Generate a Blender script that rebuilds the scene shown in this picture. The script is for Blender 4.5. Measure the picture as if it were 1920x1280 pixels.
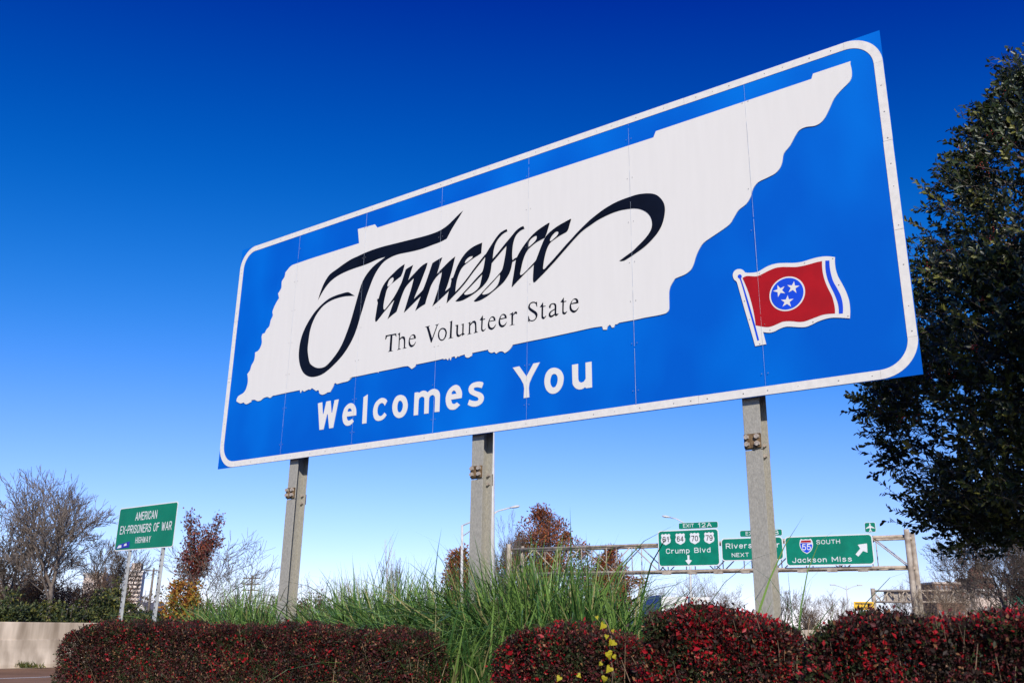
import bpy, bmesh, math, random
import numpy as np
from mathutils import Vector, Matrix
from mathutils.geometry import tessellate_polygon

for _o in list(bpy.data.objects):
    bpy.data.objects.remove(_o, do_unlink=True)
SC = bpy.context.scene
COL = SC.collection
rad = math.radians

# ------------------------------------------------------------------ camera
EYE = 1.2                       # eye height of the crouching photographer (m)
FPX = 1681.0                    # focal length in pixels of the 1920 wide frame
CAM_R = np.array([[0.9998886, 0.0149289, 0.0],
                  [-0.0044703, 0.2994021, 0.9541166],
                  [0.0142439, -0.9540102, 0.2994355]])   # camera (right, down, forward) -> world
cam_data = bpy.data.cameras.new('camera')
cam = bpy.data.objects.new('camera', cam_data)
COL.objects.link(cam)
_r, _u, _f = CAM_R @ np.array([1, 0, 0]), CAM_R @ np.array([0, -1, 0]), CAM_R @ np.array([0, 0, 1])
cam.matrix_world = Matrix(((_r[0], _u[0], -_f[0], 0), (_r[1], _u[1], -_f[1], 0),
                           (_r[2], _u[2], -_f[2], EYE), (0, 0, 0, 1)))
cam_data.sensor_width = 36
cam_data.lens = FPX / 1920 * 36
cam_data.clip_start = 0.05
cam_data.clip_end = 3000
cam_data.dof.use_dof = True
cam_data.dof.focus_distance = 9.5
cam_data.dof.aperture_fstop = 7.1
SC.camera = cam

# ------------------------------------------------------------------ sky, sun, exposure
SUN_AZ, SUN_EL = rad(6), rad(29)         # sun behind the camera, a little to its right
SUN_DIR = Vector((math.sin(SUN_AZ) * math.cos(SUN_EL), -math.cos(SUN_AZ) * math.cos(SUN_EL), math.sin(SUN_EL)))
world = bpy.data.worlds.new('World')
SC.world = world
world.use_nodes = True
wn, wl = world.node_tree.nodes, world.node_tree.links
wn.clear()
wout = wn.new('ShaderNodeOutputWorld')
wbg = wn.new('ShaderNodeBackground')
wsky = wn.new('ShaderNodeTexSky')
wsky.sky_type = 'NISHITA'
wsky.sun_disc = False
wsky.sun_elevation = SUN_EL
wsky.sun_rotation = math.pi - SUN_AZ
wsky.altitude = 100
wsky.air_density = 1.0
wsky.dust_density = 0.0
wsky.ozone_density = 10.0
# the photograph's polarised, contrasty sky: one tone curve per colour, the same over the whole sky
wsub = wn.new('ShaderNodeVectorMath'); wsub.operation = 'SUBTRACT'
wsub.inputs[1].default_value = (0.92, 0.86, 1.0)
wmax = wn.new('ShaderNodeVectorMath'); wmax.operation = 'MAXIMUM'
wmax.inputs[1].default_value = (-5.0, 0.04, 0.2)
wsep = wn.new('ShaderNodeSeparateXYZ'); wcom = wn.new('ShaderNodeCombineXYZ')
wl.new(wsky.outputs['Color'], wsub.inputs[0]); wl.new(wsub.outputs[0], wmax.inputs[0]); wl.new(wmax.outputs[0], wsep.inputs[0])
for ch, p, k in (('X', 0.80, 2.5), ('Y', 1.0, 1.34), ('Z', 0.95, 1.60)):
    wp = wn.new('ShaderNodeMath'); wp.operation = 'POWER'; wp.inputs[1].default_value = p
    wm = wn.new('ShaderNodeMath'); wm.operation = 'MULTIPLY'; wm.inputs[1].default_value = k
    if ch == 'X':      # soft toe, so that red fades out without an edge
        ws = wn.new('ShaderNodeMath'); ws.operation = 'SMOOTH_MAX'; ws.inputs[1].default_value = 0.0; ws.inputs[2].default_value = 0.45
        wl.new(wsep.outputs[ch], ws.inputs[0]); wl.new(ws.outputs[0], wp.inputs[0])
    else:
        wl.new(wsep.outputs[ch], wp.inputs[0])
    wl.new(wp.outputs[0], wm.inputs[0]); wl.new(wm.outputs[0], wcom.inputs[ch])
wbg.inputs['Strength'].default_value = 0.13
wl.new(wcom.outputs[0], wbg.inputs['Color'])
wl.new(wbg.outputs['Background'], wout.inputs['Surface'])

sun_data = bpy.data.lights.new('sun', 'SUN')
sun_data.energy = 5.0
sun_data.angle = rad(0.53)
sun_data.color = (1.0, 0.93, 0.83)
sun = bpy.data.objects.new('sun', sun_data)
COL.objects.link(sun)
sun.rotation_euler = SUN_DIR.to_track_quat('Z', 'Y').to_euler()
sun.location = (3, -10, 12)

SC.view_settings.view_transform = 'Standard'
SC.view_settings.look = 'None'
SC.view_settings.exposure = 0.0
SC.view_settings.gamma = 1.0
SC.view_settings.use_curve_mapping = False
SC.render.engine = 'CYCLES'

# ------------------------------------------------------------------ helpers: places
def ray(px, py):
    return CAM_R @ np.array([(px - 960) / FPX, (py - 640) / FPX, 1.0])

def at(px, py, Y):
    """world point seen at a photo position, Y metres in front of the camera"""
    d = ray(px, py)
    p = d * (Y / d[1])
    return Vector((p[0], p[1], p[2] + EYE))

def on_plane(px, py, org, ang):
    """(x, z) on the upright plane through org (x, y) running along angle ang"""
    d = ray(px, py)
    n = np.array([-math.sin(ang), math.cos(ang)])
    t = (n @ np.array(org[:2])) / (n @ d[:2])
    p = d * t
    x = (p[0] - org[0]) * math.cos(ang) + (p[1] - org[1]) * math.sin(ang)
    return (x, p[2] + EYE)

def ground_at(px, Y):
    p = at(px, 1170, Y)
    return (p.x, p.y, 0.0)

# ------------------------------------------------------------------ helpers: objects
def tag(o, label=None, cat=None, group=None, kind=None):
    if label: o['label'] = label
    if cat: o['category'] = cat
    if group: o['group'] = group
    if kind: o['kind'] = kind
    return o

def thing(name, label, cat, loc=(0, 0, 0), rz=0.0, group=None):
    o = bpy.data.objects.new(name, None)
    COL.objects.link(o)
    o.location = loc
    o.rotation_euler = (0, 0, rz)
    o.empty_display_size = 0.2
    return tag(o, label, cat, group)

def link(name, me, m=None, parent=None):
    o = bpy.data.objects.new(name, me)
    COL.objects.link(o)
    if m is not None:
        for k in (m if isinstance(m, (list, tuple)) else [m]):
            me.materials.append(k)
    if parent is not None:
        o.parent = parent
    return o

def bm_obj(name, bm, m, parent=None, smooth=False):
    me = bpy.data.meshes.new(name)
    bm.to_mesh(me)
    bm.free()
    if smooth:
        me.polygons.foreach_set('use_smooth', [True] * len(me.polygons))
    return link(name, me, m, parent)

def np_mesh(name, V, F, mi=None, smooth=False):
    """mesh from numpy vertices (n,3) and equal sized faces (m,k)"""
    V = np.asarray(V, dtype=np.float32)
    F = np.asarray(F, dtype=np.int32)
    me = bpy.data.meshes.new(name)
    me.vertices.add(len(V))
    me.vertices.foreach_set('co', V.ravel())
    k = F.shape[1]
    me.loops.add(F.size)
    me.polygons.add(len(F))
    me.loops.foreach_set('vertex_index', F.ravel())
    me.polygons.foreach_set('loop_start', np.arange(0, F.size, k, dtype=np.int32))
    me.polygons.foreach_set('loop_total', np.full(len(F), k, dtype=np.int32))
    if mi is not None:
        me.polygons.foreach_set('material_index', np.asarray(mi, dtype=np.int32))
    if smooth:
        me.polygons.foreach_set('use_smooth', np.ones(len(F), dtype=bool))
    me.update(calc_edges=True)
    return me

def add_box(bm, x0, x1, y0, y1, z0, z1, bevel=0.0):
    g = bmesh.ops.create_cube(bm, size=1)
    vs = g['verts']
    for v in vs:
        v.co = Vector(((x0 + x1) / 2 + v.co.x * (x1 - x0), (y0 + y1) / 2 + v.co.y * (y1 - y0), (z0 + z1) / 2 + v.co.z * (z1 - z0)))
    if bevel:
        es = list({e for v in vs for e in v.link_edges})
        bmesh.ops.bevel(bm, geom=es, offset=bevel, segments=1, affect='EDGES')
    return bm

def box(name, x0, x1, y0, y1, z0, z1, m, parent=None, bevel=0.0):
    return bm_obj(name, add_box(bmesh.new(), x0, x1, y0, y1, z0, z1, bevel), m, parent)

def add_tube(bm, pts, r, n=8, cap=True):
    """tube through pts; r a number or one radius per point"""
    pts = [Vector(p) for p in pts]
    rs = r if isinstance(r, (list, tuple)) else [r] * len(pts)
    rings = []
    ref = Vector((0, 0, 1))
    for i, p in enumerate(pts):
        d = (pts[min(i + 1, len(pts) - 1)] - pts[max(i - 1, 0)]).normalized()
        if abs(d.dot(ref)) > 0.95: ref = Vector((1, 0, 0)) if abs(d.x) < 0.9 else Vector((0, 1, 0))
        a = d.cross(ref).normalized(); b = d.cross(a)
        rings.append([bm.verts.new(p + (a * math.cos(t) + b * math.sin(t)) * rs[i]) for t in [2 * math.pi * k / n for k in range(n)]])
    for r0, r1 in zip(rings, rings[1:]):
        for k in range(n):
            bm.faces.new((r0[k], r0[(k + 1) % n], r1[(k + 1) % n], r1[k]))
    if cap:
        bm.faces.new(rings[0][::-1]); bm.faces.new(rings[-1])
    return bm

def tube(name, pts, r, m, parent=None, n=8):
    bm = add_tube(bmesh.new(), pts, r, n)
    bmesh.ops.recalc_face_normals(bm, faces=bm.faces)
    return bm_obj(name, bm, m, parent, smooth=True)

def area2(P):
    return sum(P[i][0] * P[(i + 1) % len(P)][1] - P[(i + 1) % len(P)][0] * P[i][1] for i in range(len(P)))

def add_plate(bm, outer, holes=(), yf=0.0, th=0.003):
    """flat cut-out in the local xz plane: front at y=yf (towards -y), thickness th backwards"""
    outer = list(outer) if area2(outer) > 0 else list(outer)[::-1]
    loops = [outer] + [list(h) if area2(h) < 0 else list(h)[::-1] for h in holes]
    flat = [p for l in loops for p in l]
    tris = tessellate_polygon([[Vector((p[0], p[1], 0)) for p in l] for l in loops])
    fr = [bm.verts.new((p[0], yf, p[1])) for p in flat]
    bk = [bm.verts.new((p[0], yf + th, p[1])) for p in flat]
    for t in tris:
        try:
            a, b, c = [flat[i] for i in t]
            s = (b[0] - a[0]) * (c[1] - a[1]) - (c[0] - a[0]) * (b[1] - a[1])
            if abs(s) < 1e-12: continue
            q = t if s > 0 else (t[0], t[2], t[1])
            bm.faces.new([fr[i] for i in q])
            bm.faces.new([bk[i] for i in reversed(q)])
        except ValueError:
            pass
    o = 0
    for l in loops:
        n = len(l)
        for i in range(n):
            j = (i + 1) % n
            try: bm.faces.new((fr[o + i], bk[o + i], bk[o + j], fr[o + j]))
            except ValueError: pass
        o += n
    return bm

def plate(name, outer, m, parent, holes=(), yf=0.0, th=0.003):
    return bm_obj(name, add_plate(bmesh.new(), outer, holes, yf, th), m, parent)

def smooth_loop(P, sub=4, corner=38):
    """closed outline: Catmull-Rom through the points, corners kept sharp"""
    n = len(P)
    P = [Vector(p) for p in P]
    sharp = []
    for i in range(n):
        a, b = P[i] - P[i - 1], P[(i + 1) % n] - P[i]
        sharp.append(a.length < 1e-9 or b.length < 1e-9 or math.degrees(a.angle(b)) > corner)
    out = []
    for i in range(n):
        p1, p2 = P[i], P[(i + 1) % n]
        p0 = p1 if sharp[i] else P[i - 1]
        p3 = p2 if sharp[(i + 1) % n] else P[(i + 2) % n]
        out.append(p1)
        if sharp[i] and sharp[(i + 1) % n]: continue
        t1 = (p2 - p0) * (0.5 if not sharp[i] else 1.0)
        t2 = (p3 - p1) * (0.5 if not sharp[(i + 1) % n] else 1.0)
        L = (p2 - p1).length
        if t1.length > L: t1 *= L / t1.length
        if t2.length > L: t2 *= L / t2.length
        for k in range(1, sub):
            t = k / sub
            out.append(p1 * (2 * t**3 - 3 * t**2 + 1) + t1 * (t**3 - 2 * t**2 + t) + p2 * (-2 * t**3 + 3 * t**2) + t2 * (t**3 - t**2))
    return [(v.x, v.y) for v in out]

def rrect(x0, x1, z0, z1, r, n=6):
    out = []
    for cx, cz, a0 in ((x1 - r, z1 - r, 0), (x0 + r, z1 - r, 90), (x0 + r, z0 + r, 180), (x1 - r, z0 + r, 270)):
        for k in range(n + 1):
            a = rad(a0 + 90 * k / n)
            out.append((cx + r * math.cos(a), cz + r * math.sin(a)))
    return out

# highway lettering drawn as strokes: glyph -> (advance width, strokes); '~' marks a curved stroke
GLYPHS = {
 'A': (.66, ['0 0 .33 1 .66 0', '.13 .32 .53 .32']), 'B': (.58, ['0 0 0 1', '~0 1 .36 1 .52 .88 .52 .64 .36 .53 0 .53', '~.3 .53 .44 .5 .57 .38 .57 .15 .4 0 0 0']),
 'C': (.58, ['~.57 .74 .5 .94 .3 1 .1 .92 .02 .72 .02 .28 .1 .08 .3 0 .5 .06 .57 .26']), 'D': (.58, ['0 0 0 1', '~0 1 .32 1 .52 .86 .57 .6 .57 .4 .52 .14 .32 0 0 0']),
 'E': (.5, ['.5 1 0 1 0 0 .5 0', '0 .53 .42 .53']), 'F': (.5, ['.5 1 0 1 0 0', '0 .53 .42 .53']),
 'G': (.6, ['~.57 .76 .5 .94 .3 1 .1 .92 .02 .72 .02 .28 .1 .08 .3 0 .5 .06 .58 .2', '.58 .15 .58 .47 .34 .47']),
 'H': (.58, ['0 0 0 1', '.58 0 .58 1', '0 .52 .58 .52']), 'I': (.02, ['.01 0 .01 1']), 'J': (.46, ['~.46 1 .46 .6 .46 .25 .4 .05 .22 0 .06 .06 0 .24']),
 'K': (.58, ['0 0 0 1', '.56 1 .02 .4', '.2 .58 .58 0']), 'L': (.48, ['0 1 0 0 .48 0']), 'M': (.7, ['0 0 0 1 .35 .25 .7 1 .7 0']), 'N': (.58, ['0 0 0 1 .58 0 .58 1']),
 'O': (.62, ['~.31 1 .1 .92 .01 .68 .01 .32 .1 .08 .31 0 .52 .08 .61 .32 .61 .68 .52 .92 .31 1']), 'P': (.55, ['0 0 0 1', '~0 1 .36 1 .53 .9 .54 .7 .48 .5 .3 .44 0 .44']),
 'R': (.57, ['0 0 0 1', '~0 1 .36 1 .53 .9 .54 .7 .48 .52 .3 .47 0 .47', '.28 .47 .57 0']), 'S': (.55, ['~.53 .78 .46 .95 .27 1 .08 .94 .02 .76 .1 .6 .28 .53 .46 .45 .55 .28 .49 .07 .28 0 .08 .05 0 .24']),
 'T': (.56, ['0 1 .56 1', '.28 1 .28 0']), 'U': (.58, ['~0 1 0 .6 0 .3 .08 .06 .29 0 .5 .06 .58 .3 .58 .6 .58 1']), 'V': (.62, ['0 1 .31 0 .62 1']), 'W': (.84, ['0 1 .21 0 .42 .9 .63 0 .84 1']),
 'X': (.6, ['0 0 .6 1', '0 1 .6 0']), 'Y': (.62, ['0 1 .31 .45 .62 1', '.31 .45 .31 0']), '-': (.3, ['0 .47 .3 .47']), ' ': (.3, []),
 'a': (.44, ['~.43 .6 .3 .73 .1 .66 0 .4 .06 .1 .22 -.01 .38 .08 .43 .25', '.44 .72 .44 0']), 'c': (.42, ['~.42 .56 .32 .72 .14 .7 .01 .5 .01 .22 .14 .01 .32 0 .42 .16']),
 'd': (.44, ['~.43 .6 .3 .73 .1 .66 0 .4 .06 .1 .22 -.01 .38 .08 .43 .25', '.44 1 .44 0']), 'e': (.45, ['~.02 .38 .2 .38 .44 .38 .42 .6 .26 .73 .09 .66 0 .4 .06 .1 .24 -.01 .42 .13']),
 'i': (.02, ['.01 0 .01 .72', '.01 .9 .01 1']), 'k': (.42, ['0 0 0 1', '.4 .72 .02 .3', '.15 .45 .42 0']), 'l': (.02, ['.01 0 .01 1']),
 'm': (.72, ['0 0 0 .72', '~0 .45 .08 .66 .22 .73 .34 .62 .36 .4 .36 0', '~.36 .45 .44 .66 .58 .73 .7 .62 .72 .4 .72 0']), 'n': (.42, ['0 0 0 .72', '~0 .45 .1 .66 .24 .73 .38 .64 .42 .4 .42 0']),
 'o': (.46, ['~.23 .73 .07 .64 0 .37 .07 .09 .23 0 .39 .09 .46 .37 .39 .64 .23 .73']), 'p': (.44, ['0 -.28 0 .72', '~.01 .6 .14 .73 .34 .66 .44 .4 .38 .1 .22 -.01 .06 .08 .01 .25']),
 'r': (.3, ['0 0 0 .72', '~0 .4 .06 .6 .18 .72 .3 .7']), 's': (.4, ['~.38 .58 .3 .72 .12 .71 .03 .56 .12 .42 .28 .34 .4 .2 .3 .02 .12 -.01 0 .13']), 'u': (.42, ['~0 .72 0 .35 .04 .09 .18 0 .32 .06 .42 .27', '.42 .72 .42 0']),
 'v': (.46, ['0 .72 .23 0 .46 .72']),
 '0': (.56, ['~.28 1 .08 .9 0 .6 0 .4 .08 .1 .28 0 .48 .1 .56 .4 .56 .6 .48 .9 .28 1']), '1': (.3, ['0 .78 .22 1 .22 0']), '2': (.55, ['~.02 .76 .1 .95 .28 1 .48 .94 .53 .74 .44 .5 .2 .22 0 0', '0 0 .55 0']),
 '4': (.6, ['.44 0 .44 1 0 .27 .6 .27']), '5': (.55, ['.5 1 .07 1 .03 .52', '~.03 .52 .16 .64 .36 .63 .53 .5 .54 .2 .42 .02 .2 0 .06 .06 0 .22']),
 '6': (.56, ['~.5 .84 .4 .97 .24 1 .08 .88 0 .6 .01 .3 .1 .06 .28 0 .46 .06 .55 .25 .5 .5 .34 .6 .14 .54 .02 .36']), '7': (.54, ['0 1 .54 1 .2 0']), '9': (.56, ['~.06 .16 .16 .03 .32 0 .48 .12 .56 .4 .55 .7 .46 .94 .28 1 .1 .94 .01 .75 .06 .5 .22 .4 .42 .46 .54 .64'])}
def open_spline(P, sub=4):
    out = []
    for i in range(len(P) - 1):
        p0, p1, p2, p3 = P[max(i - 1, 0)], P[i], P[i + 1], P[min(i + 2, len(P) - 1)]
        for k in range(sub):
            t = k / sub
            out.append(tuple(0.5 * (2 * b + (c - a) * t + (2 * a - 5 * b + 4 * c - d) * t * t + (3 * b - a - 3 * c + d) * t**3) for a, b, c, d in zip(p0, p1, p2, p3)))
    return out + [P[-1]]

def text(name, s, x0, x1, z, h, m, parent, yf, stroke=0.14, gap=0.22):
    """a line of stroke lettering between x0 and x1, baseline z, capital height h"""
    adv, pen = [], 0.0
    for ch in s:
        adv.append(pen)
        pen += GLYPHS[ch][0] + gap + stroke * 0.5
    total = pen - gap - stroke * 0.5
    kx = (x1 - x0 - stroke * h * 0.8) / total
    kz = h * (1 - stroke)
    V, F = [], []
    n = 0
    for ch, a in zip(s, adv):
        for st in GLYPHS[ch][1]:
            v = [float(q) for q in st.lstrip('~').split()]
            P = [(x0 + stroke * h * 0.4 + (a + v[i]) * kx, z + h * stroke / 2 + v[i + 1] * kz) for i in range(0, len(v), 2)]
            runs = [open_spline(P)] if st[0] == '~' else [[P[i], P[i + 1]] for i in range(len(P) - 1)]
            for P in runs:
                hx, hz = stroke * h * 0.5 * min(1.0, max(0.55, kx / kz)), stroke * h * 0.5
                n += 1
                y = yf - 0.0004 * (n % 4)
                L, R = [], []
                for i, p in enumerate(P):
                    nx = nz = 0.0
                    for q, r in ((i - 1, i), (i, i + 1)):
                        if q >= 0 and r < len(P):
                            dx, dz = P[r][0] - P[q][0], P[r][1] - P[q][1]
                            l = math.hypot(dx, dz) or 1
                            nx += -dz / l; nz += dx / l
                    l = math.hypot(nx, nz) or 1
                    nx, nz = nx / l, nz / l
                    if 0 < i < len(P) - 1:
                        dx, dz = P[i + 1][0] - p[0], P[i + 1][1] - p[1]
                        q = math.hypot(dx, dz) or 1
                        mi = min(1.6, 1 / max(0.4, abs(nx * -dz / q + nz * dx / q)))
                        nx, nz = nx * mi, nz * mi
                    ex = ez = 0.0
                    if i in (0, len(P) - 1):
                        q, r = (P[0], P[1]) if i == 0 else (P[-1], P[-2])
                        l = math.hypot(q[0] - r[0], q[1] - r[1]) or 1
                        ex, ez = (q[0] - r[0]) / l * hz * 0.9, (q[1] - r[1]) / l * hz * 0.9
                    L.append((p[0] + nx * hx + ex, y, p[1] + nz * hz + ez)); R.append((p[0] - nx * hx + ex, y, p[1] - nz * hz + ez))
                o = len(V)
                V += [c for pr in zip(L, R) for c in pr]
                F += [(o + 2 * i, o + 2 * i + 1, o + 2 * i + 3, o + 2 * i + 2) for i in range(len(P) - 1)]
    me = bpy.data.meshes.new(name)
    me.from_pydata(V, [], F)
    return tag(link(name, me, m, parent), kind='stuff')

# ------------------------------------------------------------------ helpers: materials
MATS = {}
def mat(name, col, rough=0.6, var=0.12, scale=6.0, detail=4.0, stretch=(1, 1, 1), bump=0.0, spec=0.4, metal=0.0, col2=None, trans=0.0, c_lo=0.35, c_hi=0.65, bscale=None):
    if name in MATS: return MATS[name]
    m = bpy.data.materials.new(name)
    m.use_nodes = True
    nt = m.node_tree
    n, l = nt.nodes, nt.links
    b = n['Principled BSDF']
    b.inputs['Roughness'].default_value = rough
    b.inputs['Specular IOR Level'].default_value = spec
    b.inputs['Metallic'].default_value = metal
    tc = n.new('ShaderNodeTexCoord')
    mp = n.new('ShaderNodeMapping')
    mp.inputs['Scale'].default_value = stretch
    l.new(tc.outputs['Object'], mp.inputs['Vector'])
    nz = n.new('ShaderNodeTexNoise')
    nz.inputs['Scale'].default_value = scale
    nz.inputs['Detail'].default_value = detail
    l.new(mp.outputs['Vector'], nz.inputs['Vector'])
    cr = n.new('ShaderNodeValToRGB')
    a = [max(0, c * (1 - var)) for c in col]
    c2 = list(col2) if col2 else [min(1, c * (1 + var)) for c in col]
    cr.color_ramp.elements[0].position = c_lo
    cr.color_ramp.elements[1].position = c_hi
    cr.color_ramp.elements[0].color = (*a, 1)
    cr.color_ramp.elements[1].color = (*c2, 1)
    l.new(nz.outputs['Fac'], cr.inputs['Fac'])
    l.new(cr.outputs['Color'], b.inputs['Base Color'])
    if bump:
        bp = n.new('ShaderNodeBump')
        bp.inputs['Strength'].default_value = bump
        bp.inputs['Distance'].default_value = 0.02
        if bscale:
            nz2 = n.new('ShaderNodeTexNoise'); nz2.inputs['Scale'].default_value = bscale
            l.new(tc.outputs['Object'], nz2.inputs['Vector']); l.new(nz2.outputs['Fac'], bp.inputs['Height'])
        else:
            l.new(nz.outputs['Fac'], bp.inputs['Height'])
        l.new(bp.outputs['Normal'], b.inputs['Normal'])
    if trans:
        tr = n.new('ShaderNodeBsdfTranslucent')
        l.new(cr.outputs['Color'], tr.inputs['Color'])
        mx = n.new('ShaderNodeMixShader')
        mx.inputs['Fac'].default_value = trans
        l.new(b.outputs['BSDF'], mx.inputs[1]); l.new(tr.outputs['BSDF'], mx.inputs[2])
        l.new(mx.outputs['Shader'], n['Material Output'].inputs['Surface'])
    MATS[name] = m
    return m

M_BLUE = mat('sign_blue_sheeting', (0.0, 0.105, 0.55), rough=0.7, var=0.10, scale=0.8, detail=2.5, col2=(0.0, 0.165, 0.65), c_lo=0.42, c_hi=0.78, spec=0.05, stretch=(1, 1, 0.7))
M_WHITE = mat('sign_white_sheeting', (0.69, 0.67, 0.62), rough=0.5, var=0.012, scale=5, stretch=(3, 1, 0.3), spec=0.3)
M_BORDER = mat('border_white', (0.69, 0.665, 0.61), rough=0.5, var=0.05, scale=20)
M_NAVY = mat('script_navy', (0.003, 0.005, 0.012), rough=0.5, var=0.3, scale=3, spec=0.12)
M_RED = mat('flag_red', (0.36, 0.002, 0.004), rough=0.5, var=0.08, scale=6, spec=0.3)
M_FLAGBLUE = mat('flag_blue', (0.004, 0.06, 0.60), rough=0.5, var=0.06, spec=0.3)
M_SEAM = mat('panel_seam', (0.48, 0.55, 0.64), rough=0.5, var=0.3, scale=9)
M_RIVET = mat('rivet', (0.28, 0.27, 0.27), rough=0.5, var=0.3, scale=40)
M_ALU = mat('panel_back', (0.45, 0.46, 0.47), rough=0.45, metal=0.6)
M_GALV = mat('galvanised_post', (0.315, 0.30, 0.255), rough=0.55, var=0.17, scale=85, stretch=(1, 1, 0.5), detail=8, bump=0.12, spec=0.4, c_lo=0.3, c_hi=0.7)
M_RUST = mat('rusty_plate', (0.12, 0.065, 0.025), rough=0.8, var=0.5, scale=30, col2=(0.20, 0.13, 0.065))
M_BOLT = mat('bolt_head', (0.36, 0.31, 0.26), rough=0.5, var=0.3, scale=60)
M_GREEN = mat('guide_sign_green', (0.0, 0.185, 0.112), rough=0.45, var=0.12, scale=1.5, spec=0.3)
M_GREEN2 = mat('memorial_sign_green', (0.0, 0.18, 0.098), rough=0.45, var=0.08, scale=2.5, spec=0.3)
M_LEGEND = mat('white_legend', (0.70, 0.71, 0.71), rough=0.5, var=0.03, scale=20)
M_BLACK = mat('black_legend', (0.02, 0.02, 0.02), rough=0.5, var=0.1)
M_UPOST = mat('perforated_post', (0.42, 0.43, 0.42), rough=0.5, var=0.15, scale=12, metal=0.2)
M_HOLE = mat('post_hole', (0.03, 0.03, 0.03), rough=0.9)
M_TRUSS = mat('weathered_truss', (0.40, 0.31, 0.22), rough=0.75, var=0.25, scale=3.5, detail=8, col2=(0.50, 0.42, 0.33))
M_TRUSSD = mat('rusty_column', (0.34, 0.27, 0.20), rough=0.7, var=0.35, scale=2.5, detail=6, col2=(0.44, 0.38, 0.30))
M_POLE = mat('lamp_pole', (0.52, 0.52, 0.50), rough=0.5, var=0.08)
M_WOODPOLE = mat('utility_pole_wood', (0.17, 0.14, 0.11), rough=0.85, var=0.3, scale=4)
M_BARK = mat('grey_bark', (0.15, 0.12, 0.098), rough=0.9, var=0.35, scale=6)
M_BARKD = mat('dark_bark', (0.10, 0.08, 0.065), rough=0.9, var=0.35, scale=6)
M_BARKP = mat('pale_bark', (0.52, 0.47, 0.43), rough=0.85, var=0.35, scale=5)
M_TWIG = mat('twig', (0.17, 0.12, 0.08), rough=0.9, var=0.4, scale=8)

# ------------------------------------------------------------------ the ground, the road
def sheet(name, pts, z, m):
    me = bpy.data.meshes.new(name)
    me.from_pydata([(p[0], p[1], z) for p in pts], [], [list(range(len(pts)))])
    o = link(name, me, m)
    return tag(o, kind='structure')

M_GROUND = mat('mown_grass_ground', (0.075, 0.075, 0.03), rough=0.95, var=0.4, scale=0.8, detail=10, col2=(0.14, 0.115, 0.06), bump=0.4, bscale=30)
M_ASPH = mat('worn_asphalt', (0.225, 0.130, 0.078), spec=0.1, rough=0.95, var=0.16, scale=0.9, detail=12, bump=0.1, bscale=60)
M_PAINT = mat('road_paint', (0.62, 0.60, 0.55), rough=0.7, var=0.15, scale=9)
M_GUTTER = mat('gutter_concrete', (0.36, 0.27, 0.18), rough=0.9, var=0.2, scale=2, detail=8)
M_CONC = mat('stained_concrete', (0.43, 0.34, 0.24), rough=0.9, var=0.42, scale=1.5, detail=10, stretch=(1.8, 1.8, 0.25), col2=(0.66, 0.56, 0.43), bump=0.06, bscale=25)

tag(sheet('ground', [(-700, -60), (900, -60), (900, 1500), (-700, 1500)], 0.0, M_GROUND), 'flat ground of short dry grass reaching the horizon')
RD = Vector((0.62, 0.785, 0)).normalized()          # the highway runs away to the right
RN = Vector((RD.y, -RD.x, 0))                        # towards the camera side
B0 = Vector((-12.55, 21.6, 0))                       # a point on the barrier foot
def road_pt(s, w):
    p = B0 + RD * s + RN * w
    return (p.x, p.y)
tag(sheet('road', [road_pt(-60, 0.0), road_pt(-60, 8.2), road_pt(260, 8.2), road_pt(260, 0.0)], 0.012, M_ASPH), 'brown worn asphalt highway running off to the right')
gut = sheet('gutter', [road_pt(-60, -0.1), road_pt(-60, 0.35), road_pt(260, 0.35), road_pt(260, -0.1)], 0.018, M_GUTTER)
gut['label'] = 'narrow pale concrete gutter along the barrier foot'
rd = bpy.data.objects['road']
for i, s in enumerate([-21.0, -8.6, 3.8, 16.2, 28.6, 41.0]):
    me = bpy.data.meshes.new('lane_marking')
    me.from_pydata([(*road_pt(s, 3.62), 0.017), (*road_pt(s, 3.75), 0.017), (*road_pt(s + 9.3, 3.75), 0.017), (*road_pt(s + 9.3, 3.62), 0.017)], [], [(0, 1, 2, 3)])
    link('lane_marking', me, M_PAINT, rd)
me = bpy.data.meshes.new('edge_line')
me.from_pydata([(*road_pt(-60, 7.75), 0.017), (*road_pt(-60, 7.87), 0.017), (*road_pt(260, 7.87), 0.017), (*road_pt(260, 7.75), 0.017)], [], [(0, 1, 2, 3)])
link('edge_line', me, M_PAINT, rd)

# ------------------------------------------------------------------ concrete barrier
def make_barrier():
    root = thing('concrete_barrier', 'long stained tan concrete barrier wall along the far edge of the road', 'barrier', (B0.x, B0.y, 0), math.atan2(RD.y, RD.x))
    prof = [(0, 0), (0, 0.09), (0.11, 0.45), (0.135, 0.635), (0.185, 0.665), (0.195, 1.03), (0.205, 1.06), (0.42, 1.06), (0.44, 1.03), (0.47, 0.55), (0.62, 0.09), (0.62, 0)]
    rng = random.Random(3)
    xs = [-60 + 2.0 * k for k in range(150)]
    bm = bmesh.new()
    rows = []
    for x in xs:
        dz = rng.uniform(-0.006, 0.006)
        rows.append([bm.verts.new((x, p[0] + rng.uniform(-.004, .004), p[1] + (dz if p[1] > 1 else 0))) for p in prof])
    for a, b in zip(rows, rows[1:]):
        for k in range(len(prof) - 1):
            bm.faces.new((a[k], a[k + 1], b[k + 1], b[k]))
    bmesh.ops.recalc_face_normals(bm, faces=bm.faces)
    bm_obj('wall_body', bm, M_CONC, root)
make_barrier()

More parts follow.
